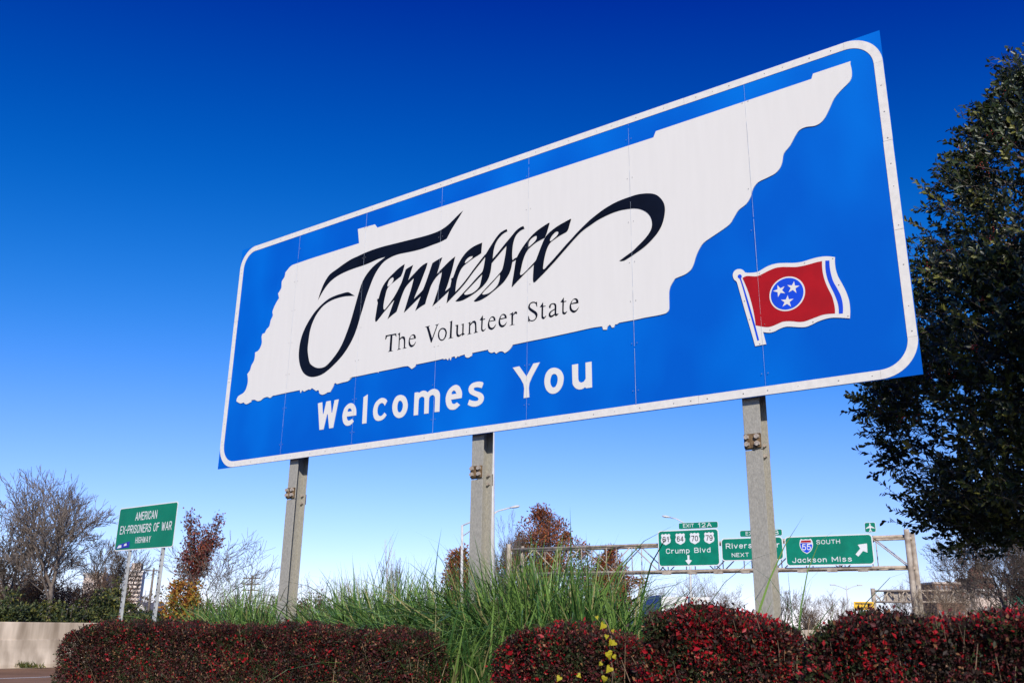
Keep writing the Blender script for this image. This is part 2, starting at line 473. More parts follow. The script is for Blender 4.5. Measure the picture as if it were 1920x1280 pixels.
# ------------------------------------------------------------------ the big welcome sign
SIGN_A = rad(-36.105)
SIGN_O = (-3.7782, 11.5641)          # ground point under the lower left corner
SIGN_W, SIGN_H, SIGN_Z = 8.534, 3.059, 3.041
SIGN = thing('welcome_sign', 'huge blue highway welcome sign with white state outline and black script on three steel posts', 'sign', (SIGN_O[0], SIGN_O[1], 0), SIGN_A)

CROPS = {'A': (560, 390, 4.0), 'B': (690, 450, 8.0), 'C': (820, 430, 8.0), 'D': (930, 400, 8.0), 'E': (1050, 350, 8.532),
         'F': (1370, 470, 6.7375), 'G': (580, 690, 9.844), 'H': (760, 670, 9.844), 'I': (940, 660, 9.6), 'J': (715, 590, 9.6),
         'K': (900, 550, 9.6), 'L': (470, 480, 5.815), 'M': (1200, 50, 3.5556), 'N': (1200, 400, 3.5556), 'O': (960, 560, 6.0),
         'P': (640, 630, 5.647), 'Q': (430, 660, 8.0), 'R': (400, 340, 4.0)}
def sg(c, s):
    """survey points 'x y x y ...' of sheet c -> metres on the sign face"""
    x0, y0, k = CROPS[c]
    v = [float(t) for t in s.split()]
    return [on_plane(x0 + v[i] / k, y0 + v[i + 1] / k, SIGN_O, SIGN_A) for i in range(0, len(v), 2)]

# seven aluminium panels
for k in range(7):
    x0, x1 = SIGN_W / 7 * k, SIGN_W / 7 * (k + 1)
    box('sign_panel', x0 + 0.0008, x1 - 0.0008, 0, 0.006, SIGN_Z, SIGN_Z + SIGN_H, M_BLUE, SIGN)
# border strips and corner pieces
BW, BR_ = 0.074, 0.30
def border():
    z0, z1 = SIGN_Z + 0.004, SIGN_Z + SIGN_H - 0.004
    xa, xb = 0.004, SIGN_W - 0.004
    for cx, cz, a0 in ((xb - BR_, z1 - BR_, 0), (xa + BR_, z1 - BR_, 90), (xa + BR_, z0 + BR_, 180), (xb - BR_, z0 + BR_, 270)):
        A = [rad(a0 + 90 * k / 14) for k in range(15)]
        P = [(cx + BR_ * math.cos(a), cz + BR_ * math.sin(a)) for a in A] + [(cx + (BR_ - BW) * math.cos(a), cz + (BR_ - BW) * math.sin(a)) for a in reversed(A)]
        plate('border_corner', P, M_BORDER, SIGN, yf=-0.004, th=0.004)
    g = 0.0014
    for cuts, horiz in (([BR_, 2.13, 3.75, 5.0, 6.7, SIGN_W - BR_ - .008], True), ([BR_, 1.2, 2.0, SIGN_H - BR_ - .008], False)):
        for a, b in zip(cuts, cuts[1:]):
            for far in (0, 1):
                j = 0.003 * ((int(a * 10) % 3) - 1)
                if horiz:
                    zz = z1 - BW if far else z0
                    box('border_strip', xa + a + g, xa + b - g, -0.004, 0, zz + j * 0.4, zz + BW + j * 0.4 - 0.001, M_BORDER, SIGN)
                else:
                    xx = xb - BW if far else xa
                    box('border_strip', xx + j * 0.3, xx + BW + j * 0.3 - 0.001, -0.004, 0, z0 + a + g, z0 + b - g, M_BORDER, SIGN)
border()

# the white state outline
STATE = (sg('L', '460 100') + sg('R', '1097 466 1088 360 1215 325 1232 350')
    + sg('M', '92 742 108 700 1145 353 1155 318 1405 235 1403 250 1412 290 1412 340 1395 375 1340 430 1295 485 1265 550 1235 610 1205 645 1165 665 1110 672 1065 693 1035 735 1000 800 960 850 950 905 935 945 905 980 850 1010 790 1040 755 1085 740 1135 710 1185 660 1225 628 1275')
    + sg('N', '600 75 540 120 480 160 425 200 395 245 375 290 360 340 340 380 300 410 240 435 225 455 205 490 196 530')
    + sg('O', '1772 110 1760 145 1730 168 1640 190 1500 215 1400 237 1210 272 1190 288 1165 290 1150 325 1130 328 1108 292 1080 318 1070 350 1030 350 1020 312 900 330 700 375 400 440 200 480 20 518')
    + sg('P', '1820 92 1800 130 1770 160 1735 182 1715 165 1680 165 1645 188 1625 170 1595 180 1565 165 1560 145 1390 180 1385 210 1350 230 1320 222 1312 195 1260 212 1250 222 1240 212 1215 238 1205 215 1172 224 1160 258 1148 228 1132 257 1115 240 1090 250 1085 240 1010 258 820 297 795 300 785 325 750 350 705 318 550 348 400 378 395 390 388 382 180 425 95 438')
    + sg('Q', '1815 375 1812 420 1780 440 1700 458 1620 480 1605 465 1580 475 1560 530 1520 600 1480 605 1450 625 1400 640 1360 620 1350 575 1330 572 1310 585 1270 555 1245 540 1220 565 1200 560 1155 580 1130 592 1100 570 1075 615 1065 570 860 612 690 650 660 655 620 688 580 672 520 690 480 725 430 735 390 715 340 720 330 750 265 782 235 770 225 755 180 770 150 760 115 740 120 700 150 655 210 620 245 580 270 520 285 450 285 380 278 330 320 270 340 200 375 140 390 80')
    + sg('L', '55 1050 85 1035 110 1000 128 945 125 880 135 850 160 840 180 800 210 765 225 700 248 650 243 610 265 550 290 500 315 462 305 410 340 350 345 280 375 230 385 180'))
plate('state_outline', smooth_loop(STATE, 3, 50), M_WHITE, SIGN, yf=-0.009, th=0.0075)

# brush script name
def script():
    L = []
    L.append((sg('A', '150 692 165 640 190 575 215 530 240 497 290 460 345 420 400 385 450 362 490 343 560 315 640 290 720 270 800 250 880 230 950 212 1010 193 1065 170 1120 133 1170 85 1205 50 1237 22 1215 60 1180 115 1150 165 1115 232 1065 258 1000 282 940 305 880 322 820 335 760 347 715 362 680 380 650 400 625 425 590 475 560 535 535 600 510 670 485 755 465 820 445 890 415 970 375 1045 330 1110 280 1165 230 1212 180 1248 130 1265 90 1266 55 1250 30 1220 12 1170 5 1110 10 1040 25 970 50 905 85 840 130 775 180 722 230 682 280 658 330 642 375 632 405 648 425 660 360 663 310 673 260 690 215 715 175 750 135 805 105 870 88 930 78 1000 72 1060 78 1120 90 1165 120 1190 150 1200 190 1195 220 1175 260 1130 300 1075 335 1010 365 935 390 865 415 780 440 690 460 620 480 560 510 505 545 460 580 425 620 395 655 368 600 385 540 412 490 432 420 455 350 483 290 515 240 555 200 605 170 655'), []))
    L.append((sg('B', '120 1228 116 1190 132 1085 148 985 155 945 146 908 152 884 168 882 182 830 205 755 235 690 275 628 330 562 390 502 450 444 510 395 560 363 548 420 528 490 503 548 460 582 410 622 360 662 310 715 288 760 270 830 252 910 240 995 243 1040 258 1048 290 1012 340 945 390 872 430 805 462 745 490 760 440 850 405 900 350 962 300 1025 240 1095 190 1160 140 1222'),
              [sg('B', '385 560 395 590 375 640 340 680 305 705 300 680 320 620 350 580')]))
    L.append((sg('B', '575 445 620 415 687 377 665 440 640 520 612 608 650 562 705 505 762 442 820 388 870 355 903 345 882 420 850 505 810 610 770 710 730 805 698 888 740 845 790 797 830 752 862 700 812 830 800 848 730 915 660 985 600 1045 546 1095 580 985 610 885 640 790 665 705 697 577 660 612 615 660 572 715 540 780 505 872 470 980 437 1078 370 1130 302 1190 340 1085 375 985 405 900 440 810 462 745 480 708 512 640 545 540'), []))
    L.append((sg('B', '975 350 1045 305 1125 262 1095 350 1070 430 1043 512 1090 462 1140 412 1200 350 1260 295 1318 250 1290 370 1265 470 1235 570 1205 670 1165 773 1205 742 1235 715 1262 690 1225 765 1215 775 1150 840 1080 905 1030 950 973 998 1000 930 1025 850 1055 760 1080 660 1105 560 1117 485 1075 518 1030 565 985 632 950 700 920 790 890 880 868 962 790 1010 718 1067 750 980 780 900 805 835 830 757 850 710 880 630 915 530 945 440'), []))
    L.append((sg('C', '148 1113 157 1050 168 990 185 920 205 850 217 790 222 768 213 748 246 724 268 665 295 590 335 505 380 430 440 352 510 290 590 242 682 204 674 290 668 362 620 395 560 432 500 475 440 522 400 557 362 610 330 680 305 760 290 840 279 942 340 878 400 808 470 718 540 620 610 528 670 450 728 378 738 405 690 468 610 568 540 658 470 754 400 844 330 922 265 990 205 1052'),
              [sg('C', '542 405 530 435 490 470 450 500 422 515 430 480 460 440 500 412')]))
    L.append((sg('C', '1050 2 1000 25 950 60 900 118 850 192 800 270 760 335 722 400 728 425 720 480 708 555 692 620 680 645 640 688 580 752 520 822 460 888 405 948 345 1012 280 1082 320 1084 390 1066 460 1030 530 987 600 937 680 868 740 800 780 730 805 650 817 580 827 505 840 440 850 350 866 270 892 200 930 140 980 85 1020 55 1060 35'),
              [sg('C', '681 680 640 724 560 808 480 892 430 944 408 970 430 985 480 978 540 955 600 910 645 850 666 770 678 710')]))
    L.append((sg('C', '1300 -45 1250 -22 1190 25 1140 85 1080 157 1020 228 960 303 900 378 838 448 826 512 860 470 910 412 960 352 1010 294 1047 252 1037 340 1022 430 1003 530 985 600 968 632 920 690 860 757 800 820 740 885 685 945 625 1008 556 1078 580 1087 640 1071 700 1042 770 997 850 932 930 865 1000 800 1050 732 1090 662 1115 592 1128 530 1136 492 1195 457 1225 440 1205 423 1170 440 1138 468 1132 420 1134 330 1145 230 1165 150 1192 92 1230 48 1270 17 1317 -5'),
              [sg('C', '948 678 910 718 850 787 780 862 720 922 680 970 700 982 760 970 820 935 880 880 918 830 940 770 950 714')]))
    L.append((sg('D', '245 1107 255 1035 270 945 285 850 298 760 310 700 325 660 350 610 392 540 440 470 500 392 560 325 630 263 710 205 800 148 815 152 792 230 768 310 742 372 690 398 620 437 560 482 500 537 462 592 432 660 407 740 387 830 370 912 378 930 402 923 450 880 500 828 550 775 618 700 606 750 578 774 540 812 490 859 430 919 370 982 310 1044 256 1104'),
              [sg('D', '618 340 622 370 605 410 570 450 530 485 499 510 498 470 512 420 550 375 595 345')]))
    L.append((sg('D', '575 1042 565 1010 565 950 570 870 575 800 582 768 610 705 635 640 665 560 700 470 730 400 770 335 830 275 900 220 970 175 1050 130 1130 88 1138 95 1115 170 1095 240 1070 280 1020 310 950 350 880 400 830 440 790 500 760 580 740 660 725 740 715 830 722 845 740 835 790 780 860 705 930 625 1000 545 1070 465 1140 390 1210 312')
              + sg('E', '341 682 420 605 500 530 600 450 700 375 800 312 900 258 1000 215 1140 165 1250 132 1350 118 1430 115 1500 122 1570 150 1630 205 1670 270 1688 350 1685 430 1668 530 1635 630 1580 730 1510 820 1430 905 1340 985 1250 1050 1180 1098 1100 1150 1040 1185 990 1195 960 1190 990 1170 1050 1125 1120 1075 1180 1030 1250 960 1330 880 1400 800 1450 725 1475 660 1482 590 1465 510 1420 440 1350 390 1270 362 1190 355 1110 362 1000 380 900 408 800 447 700 495 600 550 500 620 420 675 341 740')
              + sg('D', '1230 345 1160 420 1090 500 1020 580 950 660 880 740 800 825 730 900 660 970 600 1030'),
              [sg('D', '940 275 948 300 925 340 890 375 850 410 822 425 820 400 840 355 875 310 910 280')]))
    for k, (o, hs) in enumerate(L):
        plate('script_letter', smooth_loop(o, 3), M_NAVY, SIGN, [smooth_loop(h, 3) for h in hs], yf=-0.0104 - 0.0003 * k, th=0.0009)
script()

# serif motto line
def motto():
    J = ['80 450 90 375 280 338 282 395 270 395 262 368 212 372 195 645 225 655 125 672 155 650 175 380 115 395 95 445',
         '305 355 350 318 342 430 385 395 420 395 438 420 442 490 438 585 468 600 390 615 415 595 415 470 400 430 375 425 342 460 335 610 368 618 292 640 318 615 328 370',
         '632 430 628 385 605 358 570 360 530 395 508 445 500 500 510 555 540 585 575 580 610 545 635 485 622 495 598 535 565 548 540 535 525 490 522 450|528 435 540 395 565 375 590 380 600 420',
         '792 222 890 198 865 222 925 425 1005 200 978 188 1052 165 1025 195 915 505 900 500 825 235',
         '1028 370 1040 305 1075 255 1120 238 1165 255 1188 305 1188 350 1170 410 1135 455 1095 472 1055 450 1033 410|1052 365 1060 310 1085 272 1115 262 1145 278 1163 320 1160 360 1145 410 1120 445 1095 448 1068 430',
         '1235 140 1288 105 1275 405 1308 415 1212 438 1240 415 1255 140',
         '1335 195 1395 180 1390 330 1398 360 1425 365 1465 335 1470 185 1440 180 1495 160 1490 335 1515 348 1462 388 1465 355 1425 390 1395 405 1370 390 1358 340 1362 210',
         '1565 160 1615 128 1612 170 1655 120 1690 108 1715 135 1722 200 1725 305 1755 318 1668 338 1695 312 1695 190 1680 150 1655 150 1612 200 1608 335 1640 342 1555 365 1582 340 1590 160',
         '1780 100 1838 10 1840 80 1880 70 1875 88 1838 98 1830 250 1840 275 1860 275 1888 248 1885 265 1855 300 1830 305 1810 285 1805 250 1810 105']
    K = ['290 495 285 450 260 420 225 418 185 455 158 520 150 580 165 635 210 660 250 645 285 600 300 555 285 570 255 610 220 622 190 600 178 550 180 515|182 500 200 450 228 435 250 450 258 485',
         '492 450 485 405 455 375 415 375 375 415 350 475 342 535 360 590 400 615 445 600 480 555 495 510 480 530 450 565 415 575 385 555 372 500 375 475|378 455 395 405 422 390 448 405 455 440',
         '535 390 608 335 605 385 640 335 665 328 682 350 670 378 645 368 608 400 602 560 642 562 535 588 575 565 575 385',
         '1035 150 1040 245 1028 240 1010 190 975 175 930 185 908 220 912 255 950 285 1010 325 1040 360 1045 400 1025 455 985 495 940 508 905 500 875 517 878 405 890 420 905 470 940 488 985 475 1010 440 1010 405 985 370 920 325 882 285 878 240 900 190 945 158 990 155 1015 165',
         '1085 255 1145 158 1148 230 1192 225 1188 238 1148 248 1145 400 1150 425 1170 430 1200 400 1198 420 1165 462 1140 468 1118 445 1115 400 1118 250',
         '1250 245 1265 210 1300 185 1345 180 1378 200 1385 250 1382 360 1395 375 1422 360 1418 385 1375 418 1355 395 1310 430 1275 437 1248 415 1248 370 1275 330 1352 280 1352 230 1335 202 1310 200 1285 220 1280 265 1258 270|1352 300 1300 335 1278 365 1280 395 1300 402 1352 370',
         '1455 165 1518 75 1520 145 1565 138 1562 152 1520 162 1515 320 1525 345 1545 345 1580 320 1575 340 1545 378 1515 385 1492 365 1490 320 1492 165',
         '1782 180 1778 130 1750 97 1705 97 1660 140 1630 200 1620 255 1635 315 1685 352 1730 340 1770 295 1795 235 1775 265 1740 302 1700 312 1665 285 1650 230 1652 200|1655 182 1675 130 1705 112 1735 125 1742 160']
    for c, G in (('J', J), ('K', K)):
        for s in G:
            q = s.split('|')
            plate('motto_letter', smooth_loop(sg(c, q[0]), 3, 45), M_NAVY, SIGN, [smooth_loop(sg(c, h), 3, 45) for h in q[1:]], yf=-0.0104, th=0.0009)
motto()

# white letters of the greeting, one cut-out each
for c, s in (('G', '163 650 240 628 250 845 265 845 318 615 395 600 410 820 425 820 470 590 545 575 442 1100 370 1112 345 850 330 850 265 1128 190 1140'),
             ('G', '865 870 868 800 860 740 835 680 800 650 750 648 700 680 655 735 630 800 615 880 620 960 640 1020 675 1055 715 1062 765 1045 825 985 790 935 760 960 725 970 700 945 690 895|705 805 715 765 740 740 765 745 785 775 785 795'),
             ('G', '1005 535 1080 485 1055 1015 978 1027'),
             ('G', '1440 610 1415 570 1370 550 1320 555 1270 590 1225 640 1195 710 1180 790 1185 870 1205 930 1240 965 1290 972 1345 955 1390 920 1428 865 1390 820 1360 860 1320 885 1285 875 1262 835 1258 770 1275 700 1310 655 1350 640 1378 660 1395 692'),
             ('G', '1535 740 1545 650 1575 570 1620 515 1690 493 1755 515 1795 570 1815 650 1817 710 1800 790 1765 860 1715 905 1650 920 1595 895 1555 840|1625 740 1630 670 1650 615 1675 598 1705 610 1728 655 1730 710 1715 770 1690 810 1660 818 1635 795'),
             ('H', '175 650 240 640 255 655 300 625 345 612 385 622 415 645 460 605 520 580 570 585 610 610 632 650 640 700 630 1000 543 1008 552 740 535 700 500 690 460 715 440 760 430 1030 350 1040 357 760 340 730 305 722 265 750 248 795 235 1060 157 1070'),
             ('H', '1040 748 1048 680 1040 620 1010 550 970 512 920 508 865 535 810 590 775 650 750 740 752 830 775 905 820 955 880 965 935 950 1013 878 955 828 925 850 895 860 860 840 845 780|853 682 860 640 895 608 925 620 947 668'),
             ('H', '1443 480 1430 455 1370 445 1300 455 1235 480 1185 530 1170 590 1185 650 1225 685 1290 715 1340 738 1358 770 1335 800 1285 805 1230 795 1185 778 1155 870 1210 898 1280 908 1350 890 1410 850 1445 790 1448 720 1420 670 1370 640 1310 620 1270 600 1262 575 1285 555 1340 550 1412 565'),
             ('I', '210 280 325 255 455 440 580 205 697 183 508 560 505 812 405 828 402 575'),
             ('I', '778 540 785 460 810 380 860 315 920 285 980 283 1040 305 1090 355 1120 430 1122 500 1105 590 1065 670 1010 725 940 750 870 735 815 680 788 610|882 540 890 470 910 415 945 392 985 400 1012 440 1018 500 1005 570 975 625 935 640 900 605'),
             ('I', '1275 230 1383 212 1385 480 1400 530 1440 550 1490 530 1522 480 1518 190 1625 172 1635 635 1530 650 1510 630 1470 660 1410 672 1350 655 1305 610 1285 560')):
    q = s.split('|')
    plate('letter', smooth_loop(sg(c, q[0]), 3), M_WHITE, SIGN, [smooth_loop(sg(c, h), 3) for h in q[1:]], yf=-0.004, th=0.004)

# the flag cut-out
def flag():
    fp = plate('flag_emblem', smooth_loop(sg('F', '185 278 220 283 290 280 350 268 400 240 460 205 530 178 600 163 700 158 800 158 900 145 1000 115 1100 88 1200 75 1270 78 1320 85 1318 150 1330 240 1360 330 1410 420 1460 520 1495 620 1508 700 1512 780 1508 857 1440 852 1360 848 1270 850 1180 870 1100 900 1020 940 950 965 870 968 780 962 700 962 620 990 560 1022 500 1037 450 1035 412 1028 430 1100 452 1182 380 1195 315 1208 270 1050 220 880 170 710 120 530 80 395 50 370 32 325 38 280 65 248 100 235 140 238 168 255'), 3), M_WHITE, SIGN, yf=-0.008, th=0.006)
    plate('red_field', smooth_loop(sg('F', '155 348 200 325 260 325 320 328 370 315 430 285 500 250 570 222 650 210 740 210 830 210 920 195 1000 175 1080 152 1158 135 1160 210 1172 300 1200 400 1240 490 1285 580 1310 670 1322 740 1322 797 1250 800 1170 812 1090 840 1010 870 940 895 870 902 800 895 730 892 660 900 590 930 530 955 470 967 400 960 320 945 312 870 290 750 260 630 220 500'), 3), M_RED, fp, yf=-0.0095, th=0.001)
    plate('fly_stripe', smooth_loop(sg('F', '1200 130 1252 127 1255 200 1270 290 1300 390 1350 480 1395 570 1418 660 1424 740 1422 795 1372 800 1368 720 1350 640 1310 540 1265 450 1225 350 1203 240'), 3), M_FLAGBLUE, fp, yf=-0.0095, th=0.001)
    plate('flag_staff', smooth_loop(sg('F', '135 352 165 440 230 650 300 890 365 1132 342 1138 290 940 220 700 150 450 118 358 97 345 94 325 104 308 120 303 136 308 146 325 143 342'), 3), M_FLAGBLUE, fp, yf=-0.0095, th=0.001)
    c = sg('F', '718 548')[0]
    ring = lambda r: [(c[0] + r * math.cos(2 * math.pi * k / 40), c[1] + r * math.sin(2 * math.pi * k / 40)) for k in range(40)]
    plate('ring', ring(0.153), M_WHITE, fp, yf=-0.011, th=0.001)
    plate('disc', ring(0.140), M_FLAGBLUE, fp, yf=-0.0125, th=0.001)
    for t in ('598 440 688 455 697 545 605 592 540 515', '808 390 878 448 838 540 738 532 722 440', '728 568 802 612 770 712 662 712 642 625'):
        T = sg('F', t)
        m = (sum(p[0] for p in T) / 5, sum(p[1] for p in T) / 5)
        P = []
        for k in range(5):
            a, b = T[k], T[(k + 1) % 5]
            mid = ((a[0] + b[0]) / 2, (a[1] + b[1]) / 2)
            P += [a, (m[0] + (mid[0] - m[0]) * 0.472, m[1] + (mid[1] - m[1]) * 0.472)]
        plate('star', P, M_WHITE, fp, yf=-0.014, th=0.001)
flag()

# panel seams (thin battens) and rivets
for k in range(1, 7):
    x = SIGN_W / 7 * k
    rng = random.Random(k)
    z = SIGN_Z + 0.08
    while z < SIGN_Z + SIGN_H - 0.1:
        L = rng.uniform(0.25, 0.7)
        w = rng.choice((0.0005, 0.0008, 0.0012))
        z2 = min(z + L, SIGN_Z + SIGN_H - 0.08)
        box('seam_strip', x - w, x + w, -0.0142, -0.0136, z, z2, M_SEAM, SIGN)
        z = z2 + rng.uniform(0.0, 0.05)
def rivets():
    rng = random.Random(9)
    bm = bmesh.new()
    def rv(x, z, y, r):
        g = bmesh.ops.create_cone(bm, cap_ends=True, segments=6, radius1=r, radius2=r * 0.6, depth=0.004, matrix=Matrix.Translation((x, y, z)) @ Matrix.Rotation(rad(90), 4, 'X'))
    for k in range(1, 7):
        for j in range(7):
            z = SIGN_Z + 0.2 + j * 0.43 + rng.uniform(-.03, .03)
            for dx in (-0.028, 0.028):
                if rng.random() < 0.8: rv(SIGN_W / 7 * k + dx, z, -0.0145, 0.004)
    for zz in (SIGN_Z + 0.04, SIGN_Z + SIGN_H - 0.04):
        x = 0.35
        while x < SIGN_W - 0.3:
            rv(x, zz, -0.006, rng.choice((0.004, 0.005, 0.007)))
            x += rng.uniform(0.15, 0.35)
    for xx in (0.04, SIGN_W - 0.04):
        z = SIGN_Z + 0.35
        while z < SIGN_Z + SIGN_H - 0.3:
            rv(xx, z, -0.006, rng.choice((0.004, 0.006, 0.008)))
            z += rng.uniform(0.2, 0.35)
    for t in ('368 290 938 160 1295 103 1370 435 1487 828 1045 903 503 1005 372 1178 180 640 245 870',):
        for p in sg('F', t): rv(p[0], p[1], -0.010, 0.006)
    tag(bm_obj('rivets', bm, M_RIVET, SIGN), kind='stuff')
rivets()
# horizontal rails behind the panels
for zz in (0.22, 0.95, 1.70, 2.45, 2.85):
    box('back_rail', 0.05, SIGN_W - 0.05, 0.0065, 0.066, SIGN_Z + zz, SIGN_Z + zz + 0.05, M_ALU, SIGN)

# three wide-flange posts with bolted hinge plates
def post(xc, zh):
    fw, d, t, y0 = 0.150, 0.165, 0.012, 0.066
    top, bot = SIGN_Z + SIGN_H - 0.15, -0.3
    bm = bmesh.new()
    add_box(bm, xc - fw / 2, xc + fw / 2, y0, y0 + t, zh - 0.006, top, 0.002)
    add_box(bm, xc - fw / 2, xc + fw / 2, y0, y0 + t, bot, zh - 0.012, 0.002)
    add_box(bm, xc - fw / 2, xc + fw / 2, y0 + d - t, y0 + d, bot, top, 0.002)
    add_box(bm, xc - 0.006, xc + 0.006, y0 + t + 0.0005, y0 + d - t - 0.0005, bot, top)
    p = bm_obj('post', bm, M_GALV, SIGN)
    hp = box('hinge_plate', xc - fw / 2 + 0.003, xc + fw / 2 - 0.003, y0 - 0.022, y0 - 0.0005, zh + 0.004, zh + 0.125, M_RUST, p, 0.003)
    box('rear_hinge_plate', xc - fw / 2 + 0.003, xc + fw / 2 - 0.003, y0 + d + 0.0005, y0 + d + 0.012, zh - 0.06, zh + 0.06, M_RUST, p)
    for dx in (-0.045, 0.045):
        for dz in (0.036, 0.096):
            bm = bmesh.new()
            bmesh.ops.create_cone(bm, cap_ends=True, segments=6, radius1=0.024, radius2=0.021, depth=0.026, matrix=Matrix.Translation((xc + dx, y0 - 0.035, zh + dz)) @ Matrix.Rotation(rad(90), 4, 'X'))
            bm_obj('bolt', bm, M_BOLT, p)
    for zz in (zh - 0.045, zh + 0.045):
        bm = bmesh.new()
        bmesh.ops.create_cone(bm, cap_ends=True, segments=6, radius1=0.016, radius2=0.016, depth=0.03, matrix=Matrix.Translation((xc + 0.045, y0 + d - t - 0.016, zz)) @ Matrix.Rotation(rad(90), 4, 'X'))
        bm_obj('nut', bm, M_BOLT, p)
for xc, hx, hy in ((1.39, 543, 934), (4.21, 893, 896), (7.144, 1410, 841)):
    y0 = 0.06
    org = (SIGN_O[0] - math.sin(SIGN_A) * y0, SIGN_O[1] + math.cos(SIGN_A) * y0)
    post(xc, on_plane(hx, hy, org, SIGN_A)[1])

# ------------------------------------------------------------------ roadside memorial sign (left)
def memorial_sign():
    Y, ang = 14.6, rad(-39)
    o = at(214, 1033, Y)
    org = (o.x, o.y)
    pl = lambda x, y: on_plane(x, y, org, ang)
    root = thing('memorial_highway_sign', 'small green roadside sign with three lines of white capitals on two perforated posts', 'sign', (org[0], org[1], 0), ang)
    x1, z0 = pl(324, 1026)[0], pl(214, 1033)[1]
    z1 = pl(222, 953)[1]
    x0 = 0.0
    plate('border_panel', rrect(x0, x1, z0, z1, 0.045), M_LEGEND, root, yf=0.0, th=0.004)
    plate('face', rrect(x0 + 0.017, x1 - 0.017, z0 + 0.017, z1 - 0.017, 0.035), M_GREEN2, root, yf=-0.003, th=0.002)
    H, W = z1 - z0, x1 - x0
    text('lettering', 'AMERICAN', W * 0.31, W * 0.68, z0 + H * 0.665, H * 0.19, M_LEGEND, root, -0.006, 0.125)
    text('lettering', 'EX-PRISONERS OF WAR', W * 0.065, W * 0.945, z0 + H * 0.38, H * 0.19, M_LEGEND, root, -0.006, 0.125)
    text('lettering', 'HIGHWAY', W * 0.365, W * 0.625, z0 + H * 0.145, H * 0.14, M_LEGEND, root, -0.006, 0.125)
    st = plate('sticker', [(W * 0.02, z0 + 0.03), (W * 0.27, z0 + 0.045), (W * 0.265, z0 + 0.14), (W * 0.07, z0 + 0.095)], mat('sticker_blue', (0.02, 0.03, 0.35), var=0.4, scale=14), root, yf=-0.0075, th=0.001)
    plate('sticker_patch', [(W * 0.05, z0 + 0.04), (W * 0.13, z0 + 0.05), (W * 0.125, z0 + 0.09), (W * 0.08, z0 + 0.085)], M_LEGEND, st, yf=-0.009, th=0.001)
    plate('sticker_patch', [(W * 0.17, z0 + 0.07), (W * 0.22, z0 + 0.075), (W * 0.215, z0 + 0.11), (W * 0.18, z0 + 0.10)], M_LEGEND, st, yf=-0.009, th=0.001)
    me = bpy.data.meshes.new('hole')
    bm = bmesh.new()
    bmesh.ops.create_circle(bm, cap_ends=True, segments=8, radius=0.017, matrix=Matrix.Rotation(rad(90), 4, 'X'))
    bm.to_mesh(me); bm.free(); me.materials.append(M_HOLE)
    for fx in (0.255, 0.82):
        xc = W * fx
        bm = bmesh.new()
        w = 0.04
        prof = [(-w, 0.0), (-w + 0.018, 0.0), (-w + 0.024, 0.032), (w - 0.024, 0.032), (w - 0.018, 0.0), (w, 0.0)]
        # U channel, open side to the back: flanges forward
        prof = [(-w, 0.03), (-w + 0.014, 0.03), (-w + 0.018, 0.004), (w - 0.018, 0.004), (w - 0.014, 0.03), (w, 0.03), (w, 0.036), (w - 0.02, 0.036), (w - 0.023, 0.010), (-w + 0.023, 0.010), (-w + 0.02, 0.036), (-w, 0.036)]
        a = [bm.verts.new((xc + p[0], p[1] + 0.002, -0.4)) for p in prof]
        b = [bm.verts.new((xc + p[0], p[1] + 0.002, z1 - 0.12)) for p in prof]
        for i in range(len(prof)):
            j = (i + 1) % len(prof)
            bm.faces.new((a[i], a[j], b[j], b[i]))
        bmesh.ops.recalc_face_normals(bm, faces=bm.faces)
        p = bm_obj('post', bm, M_UPOST, root)
        z = 0.15
        while z < z0 - 0.03:
            h = bpy.data.objects.new('hole', me)
            COL.objects.link(h); h.parent = p; h.location = (xc, 0.0045, z)
            z += 0.085
memorial_sign()

